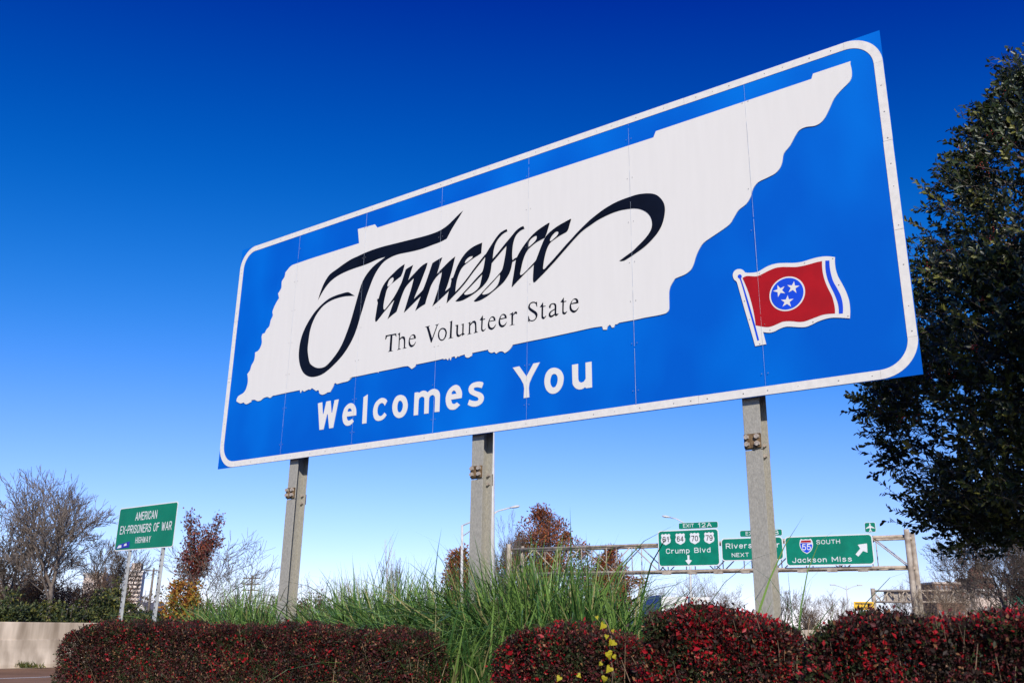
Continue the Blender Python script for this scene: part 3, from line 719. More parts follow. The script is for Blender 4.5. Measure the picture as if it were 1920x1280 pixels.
# ------------------------------------------------------------------ overhead gantry and its guide signs
G_L, G_R = ground_at(957, 63.5), ground_at(1716, 50.0)
G_ANG = math.atan2(G_R[1] - G_L[1], G_R[0] - G_L[0])
G_LEN = math.hypot(G_R[0] - G_L[0], G_R[1] - G_L[1])
gp = lambda x, y: on_plane(x, y, G_L, G_ANG)
def gantry():
    root = thing('sign_gantry', 'rusty tubular steel truss gantry spanning the highway', 'gantry', G_L, G_ANG)
    zt = (gp(1200, 1022)[1] + gp(1690, 1004)[1]) / 2
    zb = (gp(1250, 1071)[1] + gp(1690, 1062)[1]) / 2
    D = 1.5
    for y in (0.0, D):
        for z in (zt, zb):
            tube('chord', [(-0.2, y, z), (G_LEN + 0.1, y, z)], 0.085, M_TRUSS, root, 10)
    n = 14
    step = G_LEN / n
    for y in (0.0, D):
        for k in range(n + 1):
            tube('brace', [(k * step, y, zb), (k * step, y, zt)], 0.03, M_TRUSS, root, 6)
            if k < n:
                a, b = ((zb, zt) if k % 2 == 0 else (zt, zb))
                tube('diagonal', [(k * step, y, a), ((k + 1) * step, y, b)], 0.035, M_TRUSS, root, 6)
    for z in (zt, zb):
        for k in range(n + 1):
            tube('cross_brace', [(k * step, 0, z), (k * step, D, z)], 0.04, M_TRUSS, root, 6)
            if k < n:
                tube('cross_diagonal', [(k * step, 0 if k % 2 else D, z), ((k + 1) * step, D if k % 2 else 0, z)], 0.03, M_TRUSSD, root, 6)
    for x in (0.0, G_LEN):
        for y in (-0.15, D + 0.15):
            tube('column', [(x + 0.12 * (1 if x else -1), y, -0.3), (x + 0.12 * (1 if x else -1), y, zt + 0.35)], [0.17, 0.14], M_TRUSSD, root, 12)
        tube('column_tie', [(x + 0.12 * (1 if x else -1), -0.15, 2.2), (x + 0.12 * (1 if x else -1), D + 0.15, 3.6)], 0.06, M_TRUSSD, root, 6)
    # sign lights' catwalk under the boards
    xa, xb = gp(1240, 1066)[0], gp(1655, 1066)[0]
    box('catwalk', xa, xb, -1.0, -0.35, zb - 0.12, zb - 0.03, M_TRUSSD, root)
    for k in range(8):
        x = xa + (xb - xa) * (k + 0.5) / 8
        box('lamp_bracket', x - 0.25, x + 0.25, -1.25, -1.0, zb - 0.26, zb - 0.12, M_TRUSSD, root)
gantry()

US_SHIELD = [(-0.5, 0.42), (-0.36, 0.55), (-0.18, 0.47), (0, 0.55), (0.18, 0.47), (0.36, 0.55), (0.5, 0.42), (0.44, 0.2), (0.52, -0.05), (0.46, -0.32), (0.2, -0.47), (0, -0.56), (-0.2, -0.47), (-0.46, -0.32), (-0.52, -0.05), (-0.44, 0.2)]
IN_SHIELD = [(-0.44, 0.44), (-0.36, 0.56), (-0.2, 0.50), (0, 0.53), (0.2, 0.50), (0.36, 0.56), (0.44, 0.44), (0.5, 0.15), (0.44, -0.14), (0.28, -0.38), (0, -0.56), (-0.28, -0.38), (-0.44, -0.14), (-0.5, 0.15)]
GY = -0.34           # board fronts stand off the front chords
def g_sign(name, label, x0, x1, ytop, ybot):
    """one green board; x/y are photo positions on the gantry plane"""
    a, b = gp(x0, (ytop + ybot) / 2), gp(x1, (ytop + ybot) / 2)
    xm = (x0 + x1) / 2
    z1, z0 = gp(xm, ytop)[1], gp(xm, ybot)[1]
    t = thing(name, label, 'sign', (G_L[0], G_L[1], 0), G_ANG)
    plate('border_panel', rrect(a[0], b[0], z0, z1, 0.22 if z1 - z0 > 1.2 else 0.1), M_LEGEND, t, yf=GY, th=0.03)
    e = 0.06 if z1 - z0 > 1.2 else 0.025
    plate('face', rrect(a[0] + e, b[0] - e, z0 + e, z1 - e, 0.17 if z1 - z0 > 1.2 else 0.08), M_GREEN, t, yf=GY - 0.012, th=0.010)
    for x in (a[0] + 0.3 * (b[0] - a[0]), a[0] + 0.7 * (b[0] - a[0])):
        box('bracket', x - 0.04, x + 0.04, GY + 0.031, -0.10, z0 + 0.05, z1 - 0.05, M_TRUSSD, t)
    return t, a[0], b[0], z0, z1
def gt(t, s, x0, x1, y, hpx, m=None, yf=GY - 0.018):
    (a, z), (b, _) = gp(x0, y), gp(x1, y)
    zm = gp((x0 + x1) / 2, y)[1]
    h = gp((x0 + x1) / 2, y - hpx)[1] - zm
    return text('lettering', s, a, b, zm, h, m or M_LEGEND, t, yf)
def arrow(t, cx, cy, size, ang):
    c = gp(cx, cy)
    P = [(-0.11, -0.5), (0.11, -0.5), (0.11, -0.02), (0.38, 0.08), (0.02, 0.5), (-0.02, 0.5), (-0.38, 0.08), (-0.11, -0.02)]
    ca, sa = math.cos(ang), math.sin(ang)
    plate('arrow', [(c[0] + size * (p[0] * ca - p[1] * sa), c[1] + size * (p[0] * sa + p[1] * ca)) for p in P], M_LEGEND, t, yf=GY - 0.022, th=0.008)

t, a, b, z0, z1 = g_sign('guide_sign', 'green overhead guide sign with four white route shields and a down arrow', 1238, 1352.5, 993, 1061.5)
for cx, num in ((1252.5, '61'), (1279.5, '64'), (1306.5, '70'), (1333.5, '79')):
    cy = 1011.5 - (cx - 1252.5) * 0.035
    c = gp(cx, cy)
    s = plate('route_shield', smooth_loop([(c[0] + p[0] * 0.62, c[1] + p[1] * 0.62) for p in US_SHIELD], 3, 50), M_LEGEND, t, yf=GY - 0.022, th=0.008)
    text('shield_number', num, c[0] - 0.215, c[0] + 0.215, c[1] - 0.17, 0.34, M_BLACK, s, GY - 0.026)
gt(t, 'Crump', 1253, 1297, 1037.5, 9.5); gt(t, 'Blvd', 1306, 1336, 1036, 9.5)
arrow(t, 1295, 1049.5, 0.56, math.pi)
t, a, b, z0, z1 = g_sign('exit_tab', 'narrow green exit number tab above the shields sign', 1276, 1350, 979, 991.5)
gt(t, 'EXIT', 1285, 1305, 989, 6.5); gt(t, '12A', 1313, 1338, 988.6, 8.2)
t, a, b, z0, z1 = g_sign('guide_sign', 'green overhead guide sign partly hidden behind the right sign post', 1356, 1472, 1007.5, 1051)
gt(t, 'Riverside', 1365, 1437, 1028, 10); gt(t, 'Dr', 1449, 1465, 1026.5, 10)
gt(t, 'NEXT RIGHT', 1376, 1452, 1043.5, 7.5)
t, a, b, z0, z1 = g_sign('exit_tab', 'narrow green exit number tab cut across by the right sign post', 1390.5, 1470, 993.3, 1006)
gt(t, 'EXIT', 1402, 1424, 1003.5, 6.5); gt(t, '12B', 1437, 1463, 1003, 8.2)
t, a, b, z0, z1 = g_sign('guide_sign', 'wide green overhead guide sign with interstate shield and slanting arrow', 1475.5, 1640.5, 1003.5, 1060)
c = gp(1515, 1024.5)
s = plate('interstate_shield', smooth_loop([(c[0] + p[0] * 0.76, c[1] + p[1] * 0.76) for p in IN_SHIELD], 3, 50), M_LEGEND, t, yf=GY - 0.022, th=0.008)
plate('shield_field', smooth_loop([(c[0] + p[0] * 0.67, c[1] + p[1] * 0.67) for p in IN_SHIELD if p[1] < 0.3] + [(c[0] + 0.33, c[1] + 0.19), (c[0] - 0.33, c[1] + 0.19)][::1], 3, 40), M_FLAGBLUE, s, yf=GY - 0.026, th=0.003)
plate('shield_band', [(c[0] - 0.30, c[1] + 0.215), (c[0] + 0.30, c[1] + 0.215), (c[0] + 0.27, c[1] + 0.335), (c[0] - 0.27, c[1] + 0.335)], M_RED, s, yf=GY - 0.026, th=0.003)
text('shield_number', '55', c[0] - 0.24, c[0] + 0.24, c[1] - 0.21, 0.34, M_LEGEND, s, GY - 0.029)
gt(t, 'SOUTH', 1534, 1578, 1020, 8); gt(t, 'Jackson', 1489, 1553, 1054.5, 9.5); gt(t, 'Miss', 1563, 1600, 1053, 9.5)
arrow(t, 1618.5, 1030.5, 0.85, rad(-43))
t, a, b, z0, z1 = g_sign('airport_sign', 'small square green sign with white aeroplane on top of the gantry', 1623.5, 1644.5, 979.5, 998.5)
c = gp(1634, 989)
PL = [(0, 0.24), (0.03, 0.2), (0.035, 0.08), (0.22, -0.03), (0.22, -0.08), (0.035, -0.03), (0.025, -0.15), (0.08, -0.2), (0.08, -0.24), (0, -0.21)]
plate('aeroplane', [(c[0] + x, c[1] + z) for x, z in PL] + [(c[0] - x, c[1] + z) for x, z in PL[-2:0:-1]], M_LEGEND, t, yf=GY - 0.022, th=0.008)

# ------------------------------------------------------------------ far gantry seen from behind
def far_gantry():
    Y = 112.0
    L, R = ground_at(1643, Y), ground_at(1830, Y - 5)
    ang = math.atan2(R[1] - L[1], R[0] - L[0]); ln = math.hypot(R[0] - L[0], R[1] - L[1])
    fp = lambda x, y: on_plane(x, y, L, ang)
    root = thing('far_sign_gantry', 'distant truss gantry seen from behind beyond the right hedge', 'gantry', L, ang)
    zt, zb = fp(1700, 1107)[1], fp(1700, 1128)[1]
    for z in (zt, zb):
        tube('chord', [(0, 0, z), (ln, 0, z)], 0.12, M_TRUSS, root, 6)
    n = 12
    for k in range(n):
        tube('diagonal', [(ln * k / n, 0, zb if k % 2 else zt), (ln * (k + 1) / n, 0, zt if k % 2 else zb)], 0.07, M_TRUSS, root, 5)
    for x in (0, ln):
        tube('column', [(x, 0, -0.3), (x, 0, zt + 0.3)], 0.25, M_TRUSSD, root, 8)
    mb = mat('sign_back', (0.36, 0.32, 0.27), rough=0.6, var=0.15, scale=0.6)
    for j, (xa, xb, lab) in enumerate(((1657, 1716, 'left one of two grey sign backs on the distant gantry'), (1746, 1802, 'right one of two grey sign backs on the distant gantry'))):
        t = thing('rear_facing_sign', lab, 'sign', L, ang, 'sign backs on the distant gantry')
        a, b = fp(xa, 1117)[0], fp(xb, 1117)[0]
        box('panel', a, b, 0.35, 0.42, zb - 0.1, zt + 0.15, mb, t)
        for k in range(5):
            x = a + (b - a) * (k + 0.5) / 5
            box('rib', x - 0.06, x + 0.06, 0.2, 0.349, zb - 0.05, zt + 0.1, M_TRUSS, t)
far_gantry()
def panel_on_posts(name, label, x0, x1, y0, y1, Y, m, cat='sign'):
    a, b = at(x0, y1, Y), at(x1, y0, Y)
    t = thing(name, label, cat, (a.x, a.y, 0))
    w = b.x - a.x
    plate('panel', rrect(0, w, a.z, b.z, 0.1), m, t, yf=0, th=0.05)
    for f in (0.2, 0.8):
        tube('post', [(w * f, 0.1, -0.2), (w * f, 0.1, b.z - 0.1)], 0.07, M_UPOST, t, 6)
    return t, w, a.z, b.z
M_YEL = mat('warning_yellow', (0.70, 0.40, 0.01), rough=0.5, var=0.1)
t, w, za, zb_ = panel_on_posts('yellow_sign', 'yellow rectangular road sign just above the right hedge', 1602, 1638, 1127.5, 1142, 85, M_YEL)
plate('stripe', [(0.12, zb_ - 0.24), (w - 0.12, zb_ - 0.24), (w - 0.12, zb_ - 0.13), (0.12, zb_ - 0.13)], M_BLACK, t, yf=-0.004, th=0.003)
panel_on_posts('far_guide_sign', 'distant green road sign at the right edge behind bare branches', 1893, 1925, 1117, 1132, 95, M_GREEN)

# ------------------------------------------------------------------ street lamps and utility poles
def street_lamp(label, base_px, Y, y_top, arm, truss=False):
    """arm: list of photo positions from the pole top to the lamp head"""
    g = ground_at(base_px, Y)
    root = thing('street_lamp', label, 'lamp', g, 0, 'street lamps')
    T = at(base_px, y_top, Y)
    tube('pole', [(0, 0, -0.3), (T.x - g[0], 0, T.z)], [0.11, 0.07], M_POLE, root, 10)
    if arm:
        P = [at(x, y, Y) - Vector(g) for x, y in arm]
        tube('arm', P, 0.045, M_POLE, root, 8)
        if truss:
            Q = [P[0] - Vector((0, 0, 0.65)), (P[0] + P[-1]) / 2 - Vector((0, 0, 0.18)), P[-2]]
            tube('arm_strut', Q, 0.035, M_POLE, root, 6)
        e, d = P[-1], (P[-1] - P[-2]).normalized()
        bm = bmesh.new()
        add_tube(bm, [e - d * 0.08, e + d * 0.08, e + d * 0.3, e + d * 0.5, e + d * 0.56], [0.05, 0.09, 0.13, 0.09, 0.03], 10)
        for v in bm.verts:
            v.co.z = e.z + (v.co.z - e.z) * 0.7
        bmesh.ops.recalc_face_normals(bm, faces=bm.faces)
        bm_obj('lamp_head', bm, M_POLE, root, True)
    return root
street_lamp('tall street lamp whose arm passes behind the middle sign post', 866.5, 55, 984, [(866.5, 985), (885, 977), (910, 968), (935, 957), (958, 951)], True)
street_lamp('street lamp curving left above the exit number tab', 1294, 68, 1000, [(1294, 1002), (1290, 990), (1281, 979), (1268, 972), (1255, 969)])
# pale pole right behind the middle post
street_lamp('slim white pole standing right behind the middle sign post', 923.5, 30, 700, [])
def twin_lamp(label, px, Y, ytop):
    g = ground_at(px, Y)
    root = thing('twin_street_lamp', label, 'lamp', g, 0, 'far twin-armed lamps')
    T = at(px, ytop, Y).z
    tube('pole', [(0, 0, -0.3), (0, 0, T)], [0.12, 0.07], M_POLE, root, 8)
    for s in (-1, 1):
        tube('arm', [(0, 0, T - 0.5), (s * 0.7, 0, T - 0.15), (s * 1.6, 0, T + 0.1)], 0.05, M_POLE, root, 6)
        box('lamp_head', s * 1.9 - 0.35, s * 1.9 + 0.35, -0.14, 0.14, T + 0.06, T + 0.2, M_POLE, root, 0.04)
twin_lamp('small distant twin-armed lamp beyond the gap between the right hedges', 1593.5, 130, 1098)
def utility_pole(label, px, Y, ytop, arms, dz=0.7):
    g = ground_at(px, Y)
    root = thing('utility_pole', label, 'pole', g, rad(-15), 'wooden utility poles')
    T = at(px, ytop, Y).z
    tube('pole', [(0, 0, -0.3), (0, 0, T)], [0.19, 0.13], M_WOODPOLE, root, 8)
    for k in range(arms):
        z = T - 0.35 - dz * k
        bm = bmesh.new(); add_box(bm, -1.25, 1.25, -0.2, -0.09, z - 0.07, z + 0.07)
        c = bm_obj('crossarm', bm, M_WOODPOLE, root)
        for x in (-1.1, -0.5, 0.5, 1.1):
            tube('insulator', [(x, -0.145, z + 0.071), (x, -0.145, z + 0.22)], [0.05, 0.03], M_POLE, c, 6)
utility_pole('slim wooden utility pole between the posts of the small green sign', 275, 125, 1064, 1)
utility_pole('distant utility pole with three crossarms left of the left sign post', 464.5, 120, 1078, 3, 0.75)

# ------------------------------------------------------------------ vegetation tools
def unit(v):
    return v / np.maximum(np.linalg.norm(v, axis=-1, keepdims=True), 1e-9)

def leaves_mesh(name, P, D, N, ln, wd, mi=None, fold=0.25):
    """rhombic folded leaves: base P, direction D, normal N, length ln, width wd (arrays)"""
    n = len(P)
    S = unit(np.cross(D, N))
    N2 = np.cross(S, D)
    ln, wd = np.broadcast_to(ln, (n,))[:, None], np.broadcast_to(wd, (n,))[:, None]
    mid = P + D * ln * 0.48
    V = np.stack([P, mid + S * wd / 2 + N2 * wd * fold, P + D * ln, mid - S * wd / 2 + N2 * wd * fold], 1).reshape(-1, 3)
    i = np.arange(n)[:, None] * 4
    F = np.concatenate([i + np.array([0, 2, 1]), i + np.array([0, 3, 2])], 1).reshape(-1, 3)
    return np_mesh(name, V, F, None if mi is None else np.repeat(mi, 2))

def round_leaves_mesh(name, P, D, N, ln, wd, mi, fold=0.18):
    """rounder leaves of six points, folded along the midrib"""
    n = len(P)
    S = unit(np.cross(D, N))
    N2 = np.cross(S, D)
    ln, wd = ln[:, None], wd[:, None]
    e = N2 * wd * fold
    V = np.stack([P, P + D * ln * 0.38 + S * wd * 0.42 + e, P + D * ln * 0.76 + S * wd * 0.40 + e, P + D * ln, P + D * ln * 0.76 - S * wd * 0.40 + e, P + D * ln * 0.38 - S * wd * 0.42 + e], 1).reshape(-1, 3)
    i = np.arange(n)[:, None] * 6
    F = np.concatenate([i + np.array(t) for t in ((0, 3, 2), (0, 2, 1), (0, 5, 4), (0, 4, 3))], 1).reshape(-1, 3)
    return np_mesh(name, V, F, np.repeat(mi, 4))

def tubes_mesh(name, A, B, ra, rb, k=4):
    """many tapered sticks from A to B"""
    A, B = np.asarray(A, float), np.asarray(B, float)
    d = unit(B - A)
    ref = np.where(np.abs(d[:, 2:3]) > 0.9, np.array([[1.0, 0, 0]]), np.array([[0, 0, 1.0]]))
    u = unit(np.cross(d, ref)); v = np.cross(d, u)
    t = np.arange(k) * 2 * np.pi / k
    ring = u[:, None] * np.cos(t)[None, :, None] + v[:, None] * np.sin(t)[None, :, None]
    V = np.concatenate([A[:, None] + ring * np.asarray(ra)[:, None, None], B[:, None] + ring * np.asarray(rb)[:, None, None]], 1).reshape(-1, 3)
    i = (np.arange(len(A)) * 2 * k)[:, None, None]
    q = np.stack([np.arange(k), (np.arange(k) + 1) % k, (np.arange(k) + 1) % k + k, np.arange(k) + k], 1)[None]
    return np_mesh(name, V, (i + q).reshape(-1, 4), smooth=True)

def rand_dirs(rng, n):
    return unit(rng.normal(size=(n, 3)))

def grow(seed, H, r0, trunk=0.25, forks=3, spread=0.5, levels=5, lean=(0, 0), up=0.12, wob=0.16, side=0.75, rmin=0.009, decay=0.74):
    """branch skeleton: returns segments (a, b, ra, rb, level)"""
    rng = random.Random(seed)
    S = []
    def perp(d):
        v = Vector((rng.gauss(0, 1), rng.gauss(0, 1), rng.gauss(0, 1)))
        return (v - d * v.dot(d)).normalized()
    def branch(p, d, L, r, lev):
        n = 4 if lev <= 1 else 3
        for k in range(n):
            d = (d + perp(d) * rng.uniform(0, wob) + Vector((0, 0, up * (1 if lev else 0.3)))).normalized()
            q = p + d * (L / n)
            r2 = max(rmin * 0.6, r * (1 - 0.32 / n))
            S.append((p, q, r, r2, lev))
            p, r = q, r2
            if lev < levels and k < n - 1 and (lev > 0 or k > n - 3) and rng.random() < side:
                dd = (d * math.cos(rad(42)) + perp(d) * math.sin(rad(rng.uniform(30, 55)))).normalized()
                branch(p, dd, L * rng.uniform(0.5, 0.75), max(rmin, r * 0.5), lev + 1)
        if lev < levels:
            m = forks if lev == 0 else 2
            a0 = rng.uniform(0, 6.28)
            for j in range(m):
                if lev == 0:
                    a = a0 + 6.28 * j / m + rng.uniform(-.4, .4)
                    side_v = Vector((math.cos(a), math.sin(a), 0))
                else:
                    side_v = perp(d)
                dd = (d + side_v * spread * rng.uniform(0.55, 1.2)).normalized()
                branch(p, dd, L * decay * rng.uniform(0.8, 1.1) if lev else (H * (1 - trunk)) * 0.36 * rng.uniform(0.85, 1.15), max(rmin, r * 0.72), lev + 1)
    branch(Vector((0, 0, -0.2)), Vector((lean[0], lean[1], 1)).normalized(), H * trunk + 0.2, r0, 0)
    # scale so that the top reaches H
    top = max(s[1].z for s in S)
    k = H / top
    return [(a * k, b * k, ra, rb, l) for a, b, ra, rb, l in S]

def seg_arrays(S):
    return (np.array([s[0] for s in S]), np.array([s[1] for s in S]), np.array([s[2] for s in S]), np.array([s[3] for s in S]))

def bare_tree(label, px, Y, ytop, seed, m_trunk, m_twig=None, group='bare winter trees', leaf=None, nleaf=0, leafsize=0.12, squash=1.0, **kw):
    g = ground_at(px, Y)
    H = at(px, ytop, Y).z
    root = thing('bare_tree' if not leaf else 'autumn_tree', label, 'tree', g, 0, group)
    S = grow(seed, H, kw.pop('r0', 0.02 * H + 0.03), **kw)
    if squash != 1.0:
        S = [(Vector((a.x * squash, a.y * squash, a.z)), Vector((b.x * squash, b.y * squash, b.z)), c, d, l) for a, b, c, d, l in S]
    big = [s for s in S if s[4] <= 1]
    small = [s for s in S if s[4] > 1]
    link('trunk', tubes_mesh('trunk', *seg_arrays(big), k=7), m_trunk, root)
    tag(link('branches', tubes_mesh('branches', *seg_arrays(small), k=3), m_twig or m_trunk, root), kind='stuff')
    if leaf:
        rng = np.random.default_rng(seed)
        A, B, _, _ = seg_arrays([s for s in S if s[4] >= 2])
        i = rng.integers(0, len(A), nleaf)
        P = A[i] + (B[i] - A[i]) * rng.random((nleaf, 1)) + rng.normal(size=(nleaf, 3)) * 0.10 * leafsize / 0.12
        link('crown', leaves_mesh('crown', P, rand_dirs(rng, nleaf), rand_dirs(rng, nleaf), leafsize * rng.uniform(0.6, 1.2, nleaf), leafsize * 0.6 * rng.uniform(0.7, 1.2, nleaf), rng.choice(len(leaf), nleaf, p=[0.5, 0.3, 0.2][:len(leaf)] if len(leaf) == 3 else None)), leaf, root)
    return root

def leaf_cloud(rng, lobes, n, ls, ratio=0.55, clump=0.16, nclump=60):
    """leaf arrays filling a set of lobes (x, y, z, rx, ry, rz) as many small clumps with gaps between"""
    vol = np.array([l[3] * l[4] * l[5] for l in lobes]) ** 0.67
    C = []
    for l, w in zip(lobes, vol / vol.sum()):
        k = max(6, int(nclump * w))
        d = rand_dirs(rng, k)
        r = rng.uniform(0.55, 1.08, (k, 1))
        C.append(np.array(l[:3]) + d * r * np.array(l[3:6]))
    C = np.concatenate(C)
    i = rng.integers(0, len(C), n)
    sz = clump * rng.uniform(0.6, 1.5, len(C))
    off = rand_dirs(rng, n) * (rng.random((n, 1)) ** 0.5)
    P = C[i] + off * sz[i][:, None]
    D = unit(off + rng.normal(size=(n, 3)) * 0.5 + np.array([0, 0, 0.25]))
    N = unit(rng.normal(size=(n, 3)) + np.array([0, -0.4, 0.8]))
    return P, D, N, ls * rng.uniform(0.6, 1.25, n), ls * ratio * rng.uniform(0.7, 1.2, n)

def bush(name, label, px, Y, ytop, halfw_px, seed, mats, group, n=2600, ls=0.13, cat='bush', depth=1.0, probs=None, lobes=6, bark=None, zbase=0.0):
    g = ground_at(px, Y)
    H = at(px, ytop, Y).z
    hw = halfw_px / FPX * Y
    rng = np.random.default_rng(seed)
    L = []
    for k in range(lobes):
        f = (k + 0.5) / lobes * 2 - 1
        h = H * (1 - 0.35 * abs(f) ** 1.6) * rng.uniform(0.8, 1.0)
        L.append((f * hw * 0.72, rng.uniform(-.3, .3) * depth, zbase + (h - zbase) * 0.52, hw * 0.36, 0.6 * depth, (h - zbase) * 0.46))
    root = thing(name, label, cat, g, 0, group)
    a = leaf_cloud(rng, L, n, ls, clump=0.16 + hw * 0.05, nclump=70 + 10 * lobes)
    link('foliage', leaves_mesh('foliage', *a, mi=rng.choice(len(mats), n, p=probs)), mats, root)
    k = 26
    A = np.stack([rng.uniform(-.4, .4, k) * hw, rng.uniform(-.3, .3, k) * depth, np.full(k, -0.1)], 1)
    B = np.array([[l[0] + rng.normal() * 0.2, l[1], l[2] * rng.uniform(0.8, 1.7)] for l in [L[i % len(L)] for i in range(k)]])
    link('stems', tubes_mesh('stems', A, B, np.full(k, 0.03), np.full(k, 0.01)), bark or M_BARKD, root)
    return root

L_EVER = mat('evergreen_leaf', (0.062, 0.080, 0.020), rough=0.55, var=0.3, scale=3, trans=0.15)
L_EVERD = mat('evergreen_leaf_dark', (0.026, 0.040, 0.014), rough=0.55, var=0.3, scale=3, trans=0.1)
L_OLIVE = mat('olive_leaf', (0.15, 0.145, 0.028), rough=0.6, var=0.3, scale=3, trans=0.25)
L_YELLOW = mat('yellow_leaf', (0.42, 0.26, 0.03), rough=0.6, var=0.25, scale=5, trans=0.3)
L_ORANGE = mat('orange_leaf', (0.38, 0.15, 0.025), rough=0.6, var=0.3, scale=5, trans=0.3)
L_RUST = mat('rust_leaf', (0.29, 0.075, 0.026), rough=0.65, var=0.3, scale=5, trans=0.25)
L_BROWN = mat('brown_leaf', (0.15, 0.075, 0.045), rough=0.7, var=0.3, scale=5, trans=0.2)
L_WINE = mat('wine_leaf', (0.16, 0.035, 0.035), rough=0.6, var=0.3, scale=5, trans=0.25)

# ------------------------------------------------------------------ trees and shrubs beyond the road, left
bare_tree('tall bare tree at the left edge of the view', 14, 46, 862, 11, M_BARKD, M_BARKD, trunk=0.22, forks=4, spread=0.7, levels=6, r0=0.17, squash=0.95, up=0.06, rmin=0.013)
bare_tree('pale bare tree forking low, left of the small green sign', 95, 44, 868, 5, M_BARK, M_BARK, trunk=0.34, forks=3, spread=0.5, levels=6, r0=0.15, lean=(0.05, 0), squash=1.0, up=0.06, rmin=0.013)
bare_tree('dark rounded bare tree behind the small green sign', 200, 56, 992, 23, M_BARKD, M_BARKD, trunk=0.22, forks=4, spread=0.8, levels=6, r0=0.15, squash=0.95, rmin=0.011)
bare_tree('spindly bare sapling right of the wine red tree', 372, 40, 985, 31, M_BARK, M_BARK, trunk=0.16, forks=4, spread=0.75, levels=5, r0=0.06, squash=1.2, lean=(0.15, 0))
bare_tree('slim wine red autumn tree right of the small green sign', 348, 41, 955, 8, M_BARKD, M_BARKD, 'autumn coloured trees', leaf=[L_WINE, L_BROWN, L_RUST], nleaf=4200, leafsize=0.13, trunk=0.3, forks=3, spread=0.24, levels=5, r0=0.09, squash=0.62)
for k, (px, y, hw, lab) in enumerate(((18, 1045, 40, 'brown twiggy thicket at the left edge under the tall bare tree'), (70, 1060, 48, 'brown twiggy thicket under the pale forked tree'),
                                      (140, 1050, 50, 'brown twiggy thicket behind the evergreen shrubs'), (185, 1085, 36, 'low brown twiggy thicket left of the small green sign'))):
    bare_tree(lab, px, 50 + k, y, 60 + k, M_TWIG, M_TWIG, 'twiggy thickets behind the barrier', leaf=[L_BROWN], nleaf=2200, leafsize=0.12, trunk=0.12, forks=7, spread=1.0, levels=5, r0=0.07, squash=1.25, rmin=0.012)
EV = [L_EVER, L_EVERD, L_OLIVE]
for k, (px, y, hw, lab) in enumerate(((10, 1103, 36, 'dark evergreen shrub at the left end above the barrier'), (46, 1118, 30, 'low evergreen shrub with pale tips above the barrier'),
                                      (92, 1108, 34, 'rounded olive shrub below the pale forked tree'), (132, 1112, 34, 'ragged green shrub above the barrier middle'),
                                      (178, 1104, 36, 'broad dark shrub left of the small sign posts'), (208, 1078, 26, 'taller yellow green shrub directly behind the left sign post'),
                                      (247, 1124, 32, 'low dark shrub between the small sign posts'), (283, 1130, 26, 'low shrub behind the right small sign post'))):
    bush('evergreen_shrub', lab, px, 33 + (k % 3) * 1.6, y, hw, 100 + k, EV, 'evergreen shrubs above the barrier', n=3200, ls=0.13, probs=[0.45, 0.35, 0.2] if k not in (2, 5) else [0.35, 0.2, 0.45])
bush('orange_shrub', 'yellow orange autumn shrub right of the small green sign', 338, 35, 1062, 34, 131, [L_ORANGE, L_YELLOW, L_RUST, L_OLIVE], 'autumn coloured shrubs', n=4200, ls=0.14, probs=[0.4, 0.3, 0.15, 0.15], lobes=4)
bush('olive_shrub', 'low yellow green shrub behind the left grass clumps', 395, 34, 1128, 50, 132, [L_OLIVE, L_EVER], 'evergreen shrubs above the barrier', n=2600, ls=0.13, probs=[0.7, 0.3])
for k, (px, y, hw, lab) in enumerate(((590, 1092, 40, 'brown leafed shrub right of the left sign post'), (655, 1108, 34, 'low green shrub behind the grass between left and middle posts'), (470, 1128, 45, 'low olive shrub left of the left sign post'), (750, 1112, 42, 'dull green shrub left of the small red tree'))):
    bush('distant_shrub', lab, px, 52 + 3 * k, y, hw, 140 + k, [L_BROWN, L_OLIVE, L_EVER], 'distant shrubs behind the grass', n=1800, ls=0.16, probs=[[0.6, 0.3, 0.1], [0.2, 0.3, 0.5], [0.1, 0.6, 0.3], [0.3, 0.3, 0.4]][k])
bare_tree('small bare shrub tree right of the left sign post', 600, 60, 1072, 71, M_TWIG, M_TWIG, trunk=0.12, forks=5, spread=0.9, levels=4, r0=0.06, squash=1.1)
bare_tree('thin bare shrub tree with pale twigs between left and middle posts', 655, 62, 1072, 72, M_BARKP, M_TWIG, trunk=0.15, forks=4, spread=0.7, levels=4, r0=0.06)
bare_tree('white trunked bare tree between left and middle posts', 727, 66, 1005, 73, M_BARKP, M_BARKP, trunk=0.75, forks=3, spread=0.35, levels=4, r0=0.16, squash=0.45)
bare_tree('bare slim tree beside the white trunked one', 745, 64, 1040, 74, M_BARK, M_BARK, trunk=0.3, forks=3, spread=0.5, levels=5, r0=0.08, squash=0.6)
